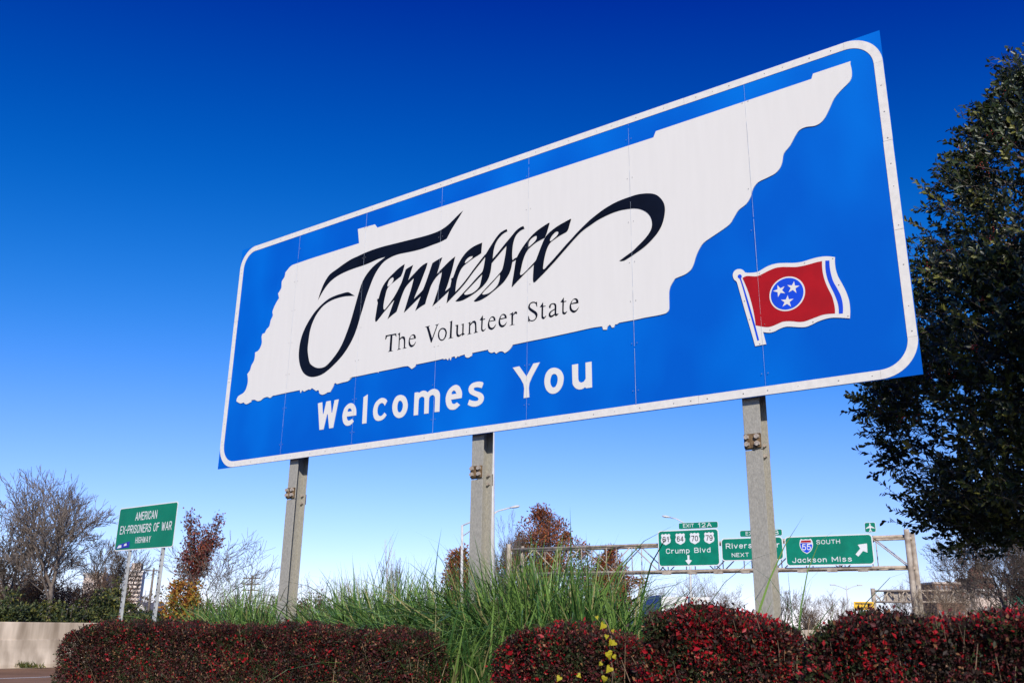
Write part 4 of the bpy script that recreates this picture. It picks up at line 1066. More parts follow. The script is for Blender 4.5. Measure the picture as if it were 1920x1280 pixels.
# red trees behind the grass
AUT = [L_RUST, L_BROWN, L_ORANGE]
def cone_tree(label, px, Y, ytop, halfw, seed, n=6500, ls=0.2, lobes=None, mats=AUT, probs=(0.6, 0.28, 0.12)):
    g = ground_at(px, Y)
    H = at(px, ytop, Y).z
    hw = halfw / FPX * Y
    rng = np.random.default_rng(seed)
    root = thing('autumn_tree', label, 'tree', g, 0, 'rust coloured autumn trees')
    S = grow(seed, H * 0.97, 0.02 * H, trunk=0.25, forks=4, spread=0.35, levels=4)
    w = max(math.hypot(s[1].x, s[1].y) for s in S)
    k = hw * 0.85 / w
    S = [(Vector((a.x * k, a.y * k, a.z)), Vector((b.x * k, b.y * k, b.z)), c, d, l) for a, b, c, d, l in S]
    link('trunk', tubes_mesh('trunk', *seg_arrays(S), k=5), M_BARKD, root)
    Ls = []
    for j in range(24):
        f = j / 23
        r = hw * (0.22 + 0.95 * math.sin(min(1, (1 - f) * 2.4) * math.pi / 2))
        a = rng.uniform(0, 6.28)
        q = r * 0.5 * rng.uniform(0.3, 1)
        Ls.append((q * math.cos(a), q * math.sin(a), H * (0.18 + 0.74 * f), r * 0.6, r * 0.6, H * 0.11))
    a = leaf_cloud(rng, Ls, n, ls, clump=0.3 * hw / 2 + 0.12, nclump=210)
    link('crown', leaves_mesh('crown', *a, mi=rng.choice(len(mats), n, p=probs)), mats, root)
cone_tree('small rust red tree left of the middle sign post', 861, 70, 1028, 38, 201, n=11000)
cone_tree('large rust brown tree right of the middle sign post', 1008, 78, 955, 82, 202, n=26000, ls=0.22, probs=(0.42, 0.5, 0.08))
cone_tree('rounded rust tree behind the left part of the gantry', 1142, 72, 1028, 58, 203, n=17000, ls=0.2, probs=(0.5, 0.4, 0.1))
bare_tree('bare grey tree beside the large rust brown tree', 955, 76, 952, 75, M_BARK, M_BARK, trunk=0.2, forks=5, spread=0.5, levels=6, r0=0.13, squash=0.75)
bare_tree('bare tree left of the right sign post under the gantry', 1308, 90, 1072, 76, M_TWIG, M_TWIG, trunk=0.2, forks=5, spread=0.75, levels=5, r0=0.12, squash=1.1)
bare_tree('low bare tree behind the box truck', 1222, 95, 1088, 77, M_TWIG, M_TWIG, trunk=0.2, forks=5, spread=0.8, levels=5, r0=0.10, squash=1.2)
bare_tree('bare tree in the gap between the right hedges', 1512, 80, 1098, 78, M_BARKD, M_TWIG, trunk=0.2, forks=5, spread=0.7, levels=5, r0=0.1)
bush('distant_shrub', 'grey brown shrub mass in the gap between the right hedges', 1520, 82, 1126, 34, 151, [L_BROWN, L_OLIVE, L_EVERD], 'distant shrubs behind the grass', n=1600, ls=0.15, probs=[0.5, 0.2, 0.3])
bush('distant_shrub', 'dark shrub low behind the right sign post', 1400, 62, 1136, 60, 152, [L_BROWN, L_OLIVE, L_EVERD], 'distant shrubs behind the grass', n=1600, ls=0.15, probs=[0.4, 0.3, 0.3])
# sparse tree on the far right below the holly
bare_tree('leafless tree with a few brown leaves right of the gantry column', 1893, 30, 930, 79, M_BARKD, M_BARKD, leaf=[L_BROWN, L_WINE], nleaf=2600, leafsize=0.065, trunk=0.28, forks=4, spread=0.75, levels=7, r0=0.11, squash=1.15, rmin=0.006)
bare_tree('smaller leafless tree at the right edge under the holly', 1960, 33, 960, 80, M_BARKD, M_BARKD, leaf=[L_BROWN, L_WINE], nleaf=1500, leafsize=0.065, trunk=0.25, forks=4, spread=0.75, levels=6, r0=0.1, squash=1.1, rmin=0.006)
bare_tree('bare shrub right of the far gantry column', 1770, 50, 1092, 81, M_TWIG, M_TWIG, trunk=0.15, forks=5, spread=0.9, levels=5, r0=0.07, squash=1.2)

bare_tree('airy dark bare tree between the two left trees', 52, 51, 884, 91, M_BARKD, M_BARKD, trunk=0.25, forks=4, spread=0.5, levels=6, r0=0.13, squash=0.8, up=0.05, rmin=0.012)
for k, (px, Y, y, sq, lab) in enumerate(((432, 95, 1105, 1.2, 'low bare tree far behind the sapling, left of the left post'), (505, 105, 1100, 1.0, 'low bare tree just left of the left sign post'),
        (690, 90, 1095, 1.1, 'low bare tree far behind the grass, left of the white trunk'), (800, 85, 1085, 1.0, 'low bare tree left of the small rust red tree'), (1255, 110, 1098, 1.2, 'far low bare tree right of the box truck'),
        (1360, 105, 1092, 1.2, 'far bare tree immediately left of the right sign post'), (1470, 100, 1088, 1.0, 'far bare tree immediately right of the right sign post'), (1560, 115, 1100, 1.2, 'far low bare tree left of the yellow sign'),
        (1690, 125, 1088, 1.1, 'far bare tree behind the distant gantry'), (1790, 90, 1050, 1.0, 'finer bare tree right of the gantry column'), (1850, 70, 1010, 0.9, 'taller bare tree below the holly near the right edge'))):
    bare_tree(lab, px, Y, y, 700 + k, M_TWIG if k % 2 else M_BARKD, M_TWIG if k % 2 else M_BARKD, 'far low bare trees', trunk=0.2, forks=5, spread=0.7, levels=5, r0=0.09, squash=sq, rmin=0.012)
# far woodland along the horizon
def woodland():
    rng = np.random.default_rng(77)
    Ls = []
    for k in range(90):
        px = -150 + 2250 * (k + rng.random()) / 90
        Y = rng.uniform(150, 230)
        p = at(px, 1170, Y)
        h = rng.uniform(3.0, 6.0) if 380 < px < 860 else rng.uniform(2.0, 4.2) if 860 <= px < 1700 else rng.uniform(3.0, 6.5)
        Ls.append((p.x, p.y, h * 0.45, rng.uniform(3.5, 7), 2.0, h * 0.5))
    a = leaf_cloud(rng, Ls, 16000, 0.55, clump=0.8, nclump=1500)
    o = link('distant_woodland', leaves_mesh('distant_woodland', *a, mi=rng.choice(3, 16000, p=[0.5, 0.25, 0.25])), [L_BROWN, L_OLIVE, L_EVERD])
    tag(o, 'low brown and green far woodland along the horizon', kind='stuff')
woodland()

# ------------------------------------------------------------------ far buildings
M_PINKC = mat('pinkish_concrete', (0.50, 0.40, 0.33), rough=0.85, var=0.1, scale=0.3)
M_BRICK = mat('far_brick', (0.24, 0.13, 0.085), rough=0.9, var=0.2, scale=0.5)
M_GLASS = mat('window_glass', (0.03, 0.035, 0.04), rough=0.12, var=0.2, scale=0.5, spec=0.6)
M_WINF = mat('far_window', (0.22, 0.21, 0.21), rough=0.2, var=0.2, scale=0.5, spec=0.6)
M_ROOFW = mat('white_roof', (0.62, 0.60, 0.57), rough=0.8, var=0.1, scale=0.3)
M_ROOFG = mat('grey_roof', (0.16, 0.15, 0.15), rough=0.8, var=0.2, scale=0.5)
def block(name, label, x0, x1, ytop, Y, wall, floors, bays, rz=0.0, depth=12.0, roof=None, balcony=False, group=None):
    a, b = at(x0, ytop, Y), at(x1, ytop, Y)
    w, H = b.x - a.x, a.z
    t = thing(name, label, 'building', (a.x, a.y, 0), rz, group)
    box('wall', 0, w, 0, depth, -0.5, H, wall, t)
    r = box('roof', -0.3, w + 0.3, -0.3, depth + 0.3, H + 0.002, H + 0.5, roof or M_ROOFW, t)
    fh = H / floors
    gw = w / bays
    for i in range(floors):
        if i * fh + fh < H * 0.25: continue
        if balcony:
            box('balcony', 0.2, w - 0.2, -1.0, -0.002, i * fh + 0.1, i * fh + 0.12 + fh * 0.36, wall, t)
        for j in range(bays):
            box('window', j * gw + gw * 0.22, j * gw + gw * 0.78, -0.06, -0.001, i * fh + fh * 0.55, i * fh + fh * 0.88, M_WINF, t)
    return t, w, H
t, w, H = block('apartment_tower', 'pinkish balcony apartment tower seen between the small sign posts', 238, 266, 1071, 330, mat('pale_tower_concrete', (0.74, 0.63, 0.54), rough=0.85, var=0.06, scale=0.3), 12, 4, rz=rad(16), balcony=True, depth=10)
box('penthouse', w * 0.2, w * 0.8, 2, 10, H + 0.5, H + 3.2, M_PINKC, t)
block('low_building', 'long white roofed building behind bare trees left of the small sign', 158, 194, 1076, 280, M_PINKC, 6, 7)
block('low_building', 'pale low building at the far left behind the thickets', -6, 22, 1098, 210, M_PINKC, 4, 5)
def house(label, x0, x1, yeave, yridge, Y, wall):
    a, b = at(x0, yeave, Y), at(x1, yeave, Y)
    w, H, R = b.x - a.x, a.z, at(x0, yridge, Y).z
    t = thing('house', label, 'house', (a.x, a.y, 0))
    bm = bmesh.new()
    v = [bm.verts.new(c) for c in ((0, 0, -0.3), (w, 0, -0.3), (w, 0, H), (w / 2, 0, R), (0, 0, H), (0, 9, -0.3), (w, 9, -0.3), (w, 9, H), (w / 2, 9, R), (0, 9, H))]
    for f in ((0, 1, 2, 3, 4), (9, 8, 7, 6, 5), (0, 4, 9, 5), (1, 6, 7, 2)):
        bm.faces.new([v[i] for i in f])
    bmesh.ops.recalc_face_normals(bm, faces=bm.faces)
    bm_obj('wall', bm, wall, t)
    bm = bmesh.new()
    for s in (0, 1):
        x = -0.4 if s == 0 else w + 0.4
        k = (R - H) / (w / 2)
        q = [(x, -0.4, H - 0.4 * k + 0.05), (w / 2, -0.4, R + 0.05), (w / 2, 9.4, R + 0.05), (x, 9.4, H - 0.4 * k + 0.05)]
        lo = [bm.verts.new(c) for c in q]; hi = [bm.verts.new((c[0], c[1], c[2] + 0.15)) for c in q]
        bm.faces.new(lo); bm.faces.new(hi[::-1])
        for i in range(4): bm.faces.new((lo[i], lo[(i + 1) % 4], hi[(i + 1) % 4], hi[i]))
    bmesh.ops.recalc_face_normals(bm, faces=bm.faces)
    bm_obj('roof', bm, M_ROOFG, t)
    for fx in (0.25, 0.75):
        box('window', w * fx - 0.5, w * fx + 0.5, -0.06, -0.002, 1.0, 2.3, M_GLASS, t)
house('tiny white gabled house between the small sign posts', 258, 273, 1139, 1130, 150, M_ROOFW)
t, w, H = block('brick_tower', 'far square brick tower block with round cap behind the leafless tree', 1831, 1862, 1085, 260, M_BRICK, 6, 3, roof=M_BRICK)
bm = bmesh.new(); add_tube(bm, [(w / 2, 5, H + 0.5), (w / 2, 5, H + 2.2), (w / 2, 5, H + 3.2), (w / 2, 5, H + 3.7)], [2.0, 2.0, 1.4, 0.2], 14)
bm_obj('round_cap', bm, M_BRICK, t, True)
block('low_building', 'brown flat roofed building behind the far gantry', 1752, 1804, 1094, 240, M_BRICK, 4, 6, roof=M_PINKC)
block('low_building', 'long pale building low at the right horizon', 1800, 1925, 1107, 250, M_PINKC, 3, 14, roof=M_ROOFW)

# ------------------------------------------------------------------ vehicles
def wheel(parent, x, y, r, w=0.28):
    wl_ = bm_obj('wheel', add_tube(bmesh.new(), [(x, y - w / 2, r), (x, y + w / 2, r)], r, 18), mat('tyre', (0.02, 0.02, 0.02), rough=0.85), parent)
    bm_obj('rim', add_tube(bmesh.new(), [(x, y - w / 2 - 0.01, r), (x, y + w / 2 + 0.01, r)], r * 0.55, 14), M_ALU, wl_)
def box_truck():
    M_TB = mat('truck_navy', (0.012, 0.03, 0.13), rough=0.3, var=0.05, spec=0.5)
    M_TW = mat('box_white', (0.72, 0.72, 0.70), rough=0.5, var=0.04)
    Y = 70.0
    g = at(1180, 1170, Y)
    k = at(1210, 1115, Y).z
    t = thing('box_truck', 'box truck with navy cab and white body behind the grass', 'truck', (g.x, g.y, 0), rad(-20))
    prof = [(0, 0.5), (0, 1.3), (0.2, 1.5), (0.75, 1.65), (1.15, k - 0.55), (1.5, k - 0.1), (2.3, k), (2.3, 0.6), (2.0, 0.5)]
    cab = bm_obj('cab', add_plate(bmesh.new(), prof, (), 0.0, 2.2), M_TB, t)
    box('side_window', 1.3, 1.95, -0.012, -0.002, 1.7, k - 0.7, M_GLASS, cab)
    box('bumper', -0.12, -0.001, 0.05, 2.15, 0.45, 0.8, M_ALU, cab)
    box('mirror', 1.0, 1.15, -0.2, -0.02, 1.7, 2.1, M_BLACK, cab)
    box('cargo_box', 2.45, 6.0, -0.05, 2.3, 0.95, k - 0.12, M_TW, t, 0.03)
    box('chassis', 2.31, 5.8, 0.6, 1.7, 0.55, 0.94, M_BLACK, t)
    for x in (0.85, 4.9):
        for y in (0.1, 2.1):
            wheel(t, x, y, 0.45)
box_truck()
def car(label, px, Y, col, rz=0.0):
    g = ground_at(px, Y)
    t = thing('parked_car', label, 'car', g, rz, 'distant cars at the right')
    m = mat('car_paint_' + str(px), col, rough=0.25, var=0.03, spec=0.5)
    body = [(0, 0.35), (0.02, 0.75), (0.25, 0.88), (1.1, 0.98), (1.75, 1.42), (3.1, 1.45), (3.85, 1.02), (4.4, 0.95), (4.5, 0.6), (4.45, 0.35)]
    b = bm_obj('body', add_plate(bmesh.new(), smooth_loop(body, 3, 60), (), 0, 1.75), m, t)
    for x0, x1 in ((1.55, 2.3), (2.4, 3.2)):
        plate('side_window', [(x0 + 0.05, 1.0), (x1, 1.0), (x1 - 0.05, 1.36), (x0 + 0.25, 1.36)], M_GLASS, b, yf=-0.012, th=0.01)
    box('headlight', -0.02, 0.03, 0.1, 0.4, 0.62, 0.76, M_POLE, b); box('headlight', -0.02, 0.03, 1.35, 1.65, 0.62, 0.76, M_POLE, b)
    for x in (0.85, 3.6):
        for y in (0.12, 1.63): wheel(t, x, y, 0.32, 0.2)
for px, Y, c, lab in ((1822, 150, (0.65, 0.65, 0.66), 'distant white car left of the brick tower'), (1846, 155, (0.60, 0.61, 0.63), 'distant silver car below the brick tower'), (1872, 150, (0.05, 0.06, 0.09), 'distant dark car right of the brick tower')):
    car(lab, px, Y, c)

# ------------------------------------------------------------------ the holly on the right
L_HOLLY = mat('holly_leaf', (0.046, 0.064, 0.016), rough=0.42, var=0.25, scale=3, spec=0.4, trans=0.12)
L_HOLLYD = mat('holly_leaf_dark', (0.018, 0.029, 0.010), rough=0.42, var=0.25, scale=3, spec=0.5, trans=0.08)
L_HOLLYY = mat('holly_leaf_yellow_green', (0.21, 0.21, 0.045), rough=0.35, var=0.2, scale=3, spec=0.5, trans=0.2)
M_BERRY = mat('red_berry', (0.30, 0.018, 0.014), rough=0.3, var=0.2, spec=0.5)
def holly(name, label, ax, ay, prof, seed, nsprig, group=None):
    """prof: list of (z, radius) of the crown outline"""
    rng = np.random.default_rng(seed)
    root = thing(name, label, 'tree', (ax, ay, 0), 0, group)
    pz, pr = np.array([p[0] for p in prof]), np.array([p[1] for p in prof])
    zz = np.linspace(pz[0], pz[-1], 200)
    w = np.interp(zz, pz, pr) + 0.15
    # bough tips on the outline, some reaching further out than others; sprigs crowd round them
    nb = 190
    bz_ = rng.choice(zz, nb, p=w / w.sum())
    ba_ = rng.uniform(0, 2 * np.pi, nb)
    bR = np.interp(bz_, pz, pr) * np.clip(1 + rng.normal(size=nb) * 0.10, 0.75, 1.18)
    i = rng.integers(0, nb, nsprig)
    inner = rng.random(nsprig) < 0.34
    g3 = rng.normal(size=(nsprig, 3))
    sc = np.clip(bR[i] / 2.2, 0.35, 1.0)
    R = np.where(inner, np.sqrt(rng.random(nsprig)) * bR[i] * 0.86, bR[i] - np.abs(g3[:, 0]) * 0.30 * sc)
    a = np.where(inner, rng.uniform(0, 2 * np.pi, nsprig), ba_[i] + g3[:, 1] * 0.30 * sc / np.maximum(R, 0.3))
    z = np.where(inner, rng.choice(zz, nsprig, p=w / w.sum()), bz_[i] + g3[:, 2] * 0.24 * sc)
    R = np.minimum(R, np.interp(z, pz, pr) * 1.18 + 0.1)
    f = R / np.maximum(np.interp(z, pz, pr), 0.05)
    C = np.stack([np.cos(a) * R, np.sin(a) * R, z], 1)
    out = np.stack([np.cos(a), np.sin(a), np.full(nsprig, 0.45)], 1)
    d = unit(out + rng.normal(size=(nsprig, 3)) * 0.45)
    L = rng.uniform(0.16, 0.46, nsprig)
    k = 13
    t = (np.arange(k) + 0.5) / k
    P = C[:, None] + d[:, None] * (L[:, None] * t[None])[..., None]
    rd = rand_dirs(rng, nsprig * k).reshape(nsprig, k, 3)
    sidev = unit(rd - (rd * d[:, None]).sum(-1, keepdims=True) * d[:, None])
    D = unit(sidev * 0.9 + d[:, None] * 0.75)
    N = unit(np.cross(np.cross(D, d[:, None] + 1e-3), D) + rng.normal(size=(nsprig, k, 3)) * 0.35)
    ln = rng.uniform(0.055, 0.10, (nsprig, k))
    sm = np.repeat(rng.choice(3, nsprig, p=[0.48, 0.38, 0.14]), k)
    n = nsprig * k
    link('crown', round_leaves_mesh('crown', P.reshape(n, 3), D.reshape(n, 3), N.reshape(n, 3), ln.ravel(), ln.ravel() * 0.5, sm, 0.18), [L_HOLLY, L_HOLLYD, L_HOLLYY], root)
    link('twigs', tubes_mesh('twigs', C - d * 0.15, C + d * L[:, None], np.full(nsprig, 0.004), np.full(nsprig, 0.002), 3), M_BARKD, root)
    top = pz[-1]
    tr = [(0, 0, -0.3), (0.03, 0, top * 0.3), (-0.03, 0.02, top * 0.6), (0, 0, top * 0.95)]
    tube('trunk', tr, [0.17, 0.14, 0.09, 0.02], M_BARK, root, 10)
    nb = 70
    bz = rng.uniform(pz[0] * 0.95, top * 0.9, nb); ba = rng.uniform(0, 6.28, nb); br = np.interp(bz + 0.3, pz, pr) * 0.85
    link('boughs', tubes_mesh('boughs', np.stack([np.zeros(nb), np.zeros(nb), bz], 1), np.stack([np.cos(ba) * br, np.sin(ba) * br, bz + br * 0.35], 1), np.full(nb, 0.035), np.full(nb, 0.008), 5), M_BARK, root)
    # berry clusters on the outer sprigs
    sel = rng.choice(np.where((f > 0.8) & (z > pz[0] + 1.0))[0], 420)
    B = (C[sel] + d[sel] * (L[sel] * 0.3)[:, None])
    nbry = 9
    Q = (B[:, None] + rng.normal(size=(len(B), nbry, 3)) * 0.028).reshape(-1, 3)
    oc = np.array([[1, 0, 0], [-1, 0, 0], [0, 1, 0], [0, -1, 0], [0, 0, 1], [0, 0, -1]]) * 0.0095
    of = np.array([[0, 2, 4], [2, 1, 4], [1, 3, 4], [3, 0, 4], [2, 0, 5], [1, 2, 5], [3, 1, 5], [0, 3, 5]])
    V = (Q[:, None] + oc[None]).reshape(-1, 3)
    F = ((np.arange(len(Q)) * 6)[:, None, None] + of[None]).reshape(-1, 3)
    tag(link('berries', np_mesh('berries', V, F, smooth=True), M_BERRY, root), kind='stuff')
    return root
HY = 10.6
HX = at(1942, 150, HY).x
def holly_profile():
    pts = []
    for x, y in ((1890, 992), (1810, 965), (1760, 930), (1732, 890), (1708, 830), (1680, 760), (1658, 700), (1672, 640), (1722, 560), (1768, 480), (1792, 420), (1818, 340), (1856, 270), (1898, 195)):
        p = at(x, y, HY)
        pts.append((p.z, max(0.25, HX - p.x)))
    pts.append((pts[-1][0] + 0.35, 0.2)); pts.append((pts[-1][0] + 0.3, 0.05))
    return pts
holly('holly_tree', 'tall evergreen holly with red berries rising right of the big sign', HX, HY, holly_profile(), 301, 9500)
# unseen second holly, added past the right edge only to shade the lower boughs
holly('holly_tree', 'unseen second holly added beyond the right edge, nearer the camera, for its shade', 6.7, 3.7, [(1.4, 1.2), (2.4, 2.2), (4.0, 2.6), (5.8, 2.5), (7.1, 2.1), (8.0, 1.4), (8.5, 0.3)], 302, 5200)

# ------------------------------------------------------------------ red and maroon hedges
L_MAR = mat('hedge_leaf_maroon', (0.085, 0.019, 0.020), rough=0.55, var=0.35, scale=4, trans=0.2, spec=0.2)
L_MARD = mat('hedge_leaf_dark', (0.026, 0.016, 0.012), rough=0.55, var=0.35, scale=4, trans=0.1, spec=0.2)
L_GRND = mat('hedge_leaf_green', (0.030, 0.040, 0.014), rough=0.55, var=0.35, scale=4, trans=0.15, spec=0.2)
L_REDL = mat('hedge_leaf_scarlet', (0.37, 0.010, 0.018), rough=0.45, var=0.3, scale=4, trans=0.3, spec=0.3)
L_TAN = mat('hedge_leaf_tan', (0.26, 0.12, 0.055), rough=0.55, var=0.35, scale=4, trans=0.25)
HEDGE_MATS = [L_MARD, L_MAR, L_GRND, L_REDL, L_TAN]
def hedge(label, pA, pB, H, D, seed, leaf, red, per_m2=25000, round_l=0.15, round_r=0.15, fall=(0.0, 0.0)):
    """clipped hedge between two ground points of its front face, D metres deep"""
    A, B = Vector(pA), Vector(pB)
    ln = (B - A).length
    ang = math.atan2(B.y - A.y, B.x - A.x)
    rng = np.random.default_rng(seed)
    root = thing('hedge', label, 'hedge', (A.x, A.y, 0), ang, 'clipped maroon hedges in front of the big sign')
    # sample the skin of a rounded box: front, top, both ends, back
    areas = np.array([ln * H, ln * D, D * H, D * H, ln * H * 0.3])
    n = int((areas.sum()) * per_m2)
    f = rng.choice(5, n, p=areas / areas.sum())
    u, v = rng.random(n), rng.random(n)
    v = np.where(f == 0, 1 - (1 - v) * np.sqrt(rng.random(n)), v)          # the upper part carries most foliage
    X = np.where((f == 2), 0.0, np.where(f == 3, ln, u * ln))
    Yv = np.where(f == 0, 0.0, np.where(f == 4, D, np.where(f == 1, v * D, u * D)))
    Z = np.where(f == 1, H, v * H)
    P = np.stack([X, Yv, Z], 1)
    c = np.array([ln / 2, D / 2, H / 2]); hf = np.array([ln / 2, D / 2, H / 2])
    r = 0.09
    q = np.clip(P, [round_l, r, 0], [ln - round_r, D - r, H - r])           # rounding towards an inner box
    dv = P - q
    l = np.linalg.norm(dv, axis=1, keepdims=True)
    lim = np.where(l > 0, np.minimum(l, np.where(np.abs(dv[:, :1]) > r, round_l, r)), 0)
    P = q + np.where(l > 0, dv / np.maximum(l, 1e-6), 0) * lim
    Nn = unit(np.where(l > 1e-6, dv, P - c))
    depth = np.where(rng.random(n) < 0.22, rng.uniform(0.05, 0.35, n), rng.exponential(0.045, n))
    bump = 0.012 * np.sin(P[:, 0] * 4.1 + seed) + 0.018 * np.sin(P[:, 0] * 11 + P[:, 2] * 9) + 0.012 * np.sin(P[:, 0] * 23 + P[:, 1] * 17 + P[:, 2] * 19)
    P = P + Nn * (bump - depth)[:, None] + rng.normal(size=(n, 3)) * 0.008
    stick = rng.random(n) < 0.05
    P[stick] += Nn[stick] * rng.uniform(0.005, 0.04, (stick.sum(), 1))
    # ends flagged in fall slope down
    for e, xd in ((fall[0], P[:, 0]), (fall[1], ln - P[:, 0])):
        P[:, 2] *= 1 - e * np.clip(1 - xd / 0.32, 0, 1) ** 2
    Dd = unit(Nn * 0.6 + rng.normal(size=(n, 3)) * 0.75 + np.array([0, 0, 0.3]))
    Nl = unit(Nn * 0.5 + rng.normal(size=(n, 3)) * 0.7)
    # leaf colours: scarlet leaves gather in sprays near the outside
    spray = np.sin(P[:, 0] * 7.3 + seed) * np.sin(P[:, 2] * 11.7 + 1.3 * seed) + 0.5 * np.sin(P[:, 0] * 19 + P[:, 2] * 13)
    pr = np.clip(red * (1.0 + 1.1 * spray), 0.01, 0.75) * (depth < 0.07)
    x = rng.random(n)
    patch = np.sin(P[:, 0] * 31 + 2 * np.sin(P[:, 2] * 23 + seed)) + np.sin(P[:, 2] * 37 + 2 * np.sin(P[:, 0] * 17)) + np.sin(P[:, 0] * 6.1 + P[:, 2] * 4.7 + seed) + 0.7 * rng.normal(size=n)
    base = np.where(patch > 0.9, 2, np.where(patch > -0.35, 1, 0))           # green, maroon and dark leaves grow in sprays
    mi = np.where(x < pr, 3, np.where(rng.random(n) < 0.07, 4, np.where(rng.random(n) < 0.75, base, rng.choice([0, 1, 2], n))))
    s = leaf * 0.84 * np.clip(rng.lognormal(0, 0.28, n), 0.5, 1.7)
    s = np.where((mi == 3) & (rng.random(n) < 0.10), s * 1.5, s)
    tag(link('foliage', leaves_mesh('foliage', P, Dd, Nl, s, s * 0.55, mi, 0.2), HEDGE_MATS, root), kind='stuff')
    # twigs: some bare pale ones reach the surface
    k = int(ln * 700)
    tx, ty = rng.uniform(0.03, ln - 0.03, k), rng.uniform(0.02, D - 0.05, k)
    tz = rng.uniform(0.3, 1.0, k) * (H - 0.06)
    A_ = np.stack([tx, ty * 0.5 + D * 0.2, tz * 0.6], 1)
    B_ = np.stack([tx + rng.normal(size=k) * 0.06, np.where(rng.random(k) < 0.5, rng.uniform(-0.02, 0.05, k), ty), tz + 0.05], 1)
    B_ = A_ + (B_ - A_) * rng.uniform(0.7, 1.05, (k, 1))
    tag(link('twigs', tubes_mesh('twigs', A_, B_, np.full(k, 0.0045), np.full(k, 0.0016), 3), mat('hedge_twig', (0.30, 0.21, 0.13), rough=0.9, var=0.4, scale=8), root), kind='stuff')
    m = max(3, int(ln * 4))
    sx = np.linspace(0.12, ln - 0.12, m)
    link('stems', tubes_mesh('stems', np.stack([sx, np.full(m, D / 2), np.full(m, -0.05)], 1), np.stack([sx + 0.05, np.full(m, D / 2), np.full(m, H * 0.85)], 1), np.full(m, 0.02), np.full(m, 0.008), 5), M_BARKD, root)
    return root
hp = lambda px, Y: ground_at(px, Y)
hedge('long dark maroon hedge at the left with a rounded left end', hp(113, 7.6), hp(618, 6.75), 1.145, 0.75, 401, 0.020, 0.05, round_l=0.2, round_r=0.1, fall=(0.09, 0.0))
hedge('lower dark hedge piece between the long left hedge and the grass gap', hp(636, 6.5), hp(768, 6.15), 1.125, 0.5, 402, 0.020, 0.025, round_l=0.08, round_r=0.12, fall=(0.0, 0.06))
hedge('short red speckled hedge with the yellow vine, under the middle of the sign', hp(924, 5.15), hp(1150, 4.85), 1.165, 0.7, 403, 0.021, 0.10, round_l=0.08, round_r=0.08, fall=(0.05, 0.03))
hedge('tall scarlet hedge below the right sign post', hp(1194, 4.55), hp(1486, 4.25), 1.27, 0.75, 404, 0.021, 0.17, round_l=0.1, round_r=0.12, fall=(0.03, 0.085))
hedge('nearest scarlet hedge running out of the right edge', hp(1490, 3.75), hp(2080, 3.3), 1.25, 0.9, 405, 0.021, 0.12, round_l=0.12, fall=(0.09, 0.0))

# yellow vine leaves on the front of the short hedge
def vine():
    Y = 4.85
    g = ground_at(1142, Y)
    root = thing('yellow_vine', 'vine with bright yellow heart shaped leaves climbing the short hedge', 'vine', g)
    L = [at(x, y, Y) - Vector(g) for x, y in ((1145, 1300), (1150, 1258), (1143, 1225), (1147, 1195), (1140, 1172), (1133, 1160))]
    tube('stem', L, 0.003, M_TWIG, root, 5)
    my = mat('vine_leaf_yellow', (0.40, 0.35, 0.02), rough=0.5, var=0.25, scale=12, trans=0.3)
    heart = [(0, 0), (0.22, 0.16), (0.42, 0.02), (0.42, -0.25), (0.2, -0.6), (0, -1.0), (-0.2, -0.6), (-0.42, -0.25), (-0.42, 0.02), (-0.22, 0.16)]
    rng = random.Random(4)
    for x, y, s in ((1132, 1177, 0.045), (1147, 1207, 0.042), (1153, 1211, 0.036), (1139, 1230, 0.052), (1144, 1258, 0.046), (1135, 1276, 0.04), (1118, 1163, 0.024), (1050, 1276, 0.036), (1083, 1272, 0.03), (1150, 1236, 0.03), (1138, 1198, 0.028), (1128, 1250, 0.026), (1148, 1188, 0.022)):
        o = plate('vine_leaf', smooth_loop([(p[0] * s * 0.95, p[1] * s * 0.8) for p in heart], 2, 60), my, root, yf=0, th=0.0008)
        for v in o.data.vertices:      # folded along the midrib, tip curled
            v.co.y += -abs(v.co.x) * rng.uniform(0.35, 0.6) + (v.co.z + 0.01) ** 2 * 6
        o.location = at(x, y - 8, Y - 0.03 - 0.01 * rng.random()) - Vector(g)
        o.rotation_euler = (rng.uniform(-.5, .2), rng.uniform(-.9, .9), rng.uniform(-.5, .5))
vine()

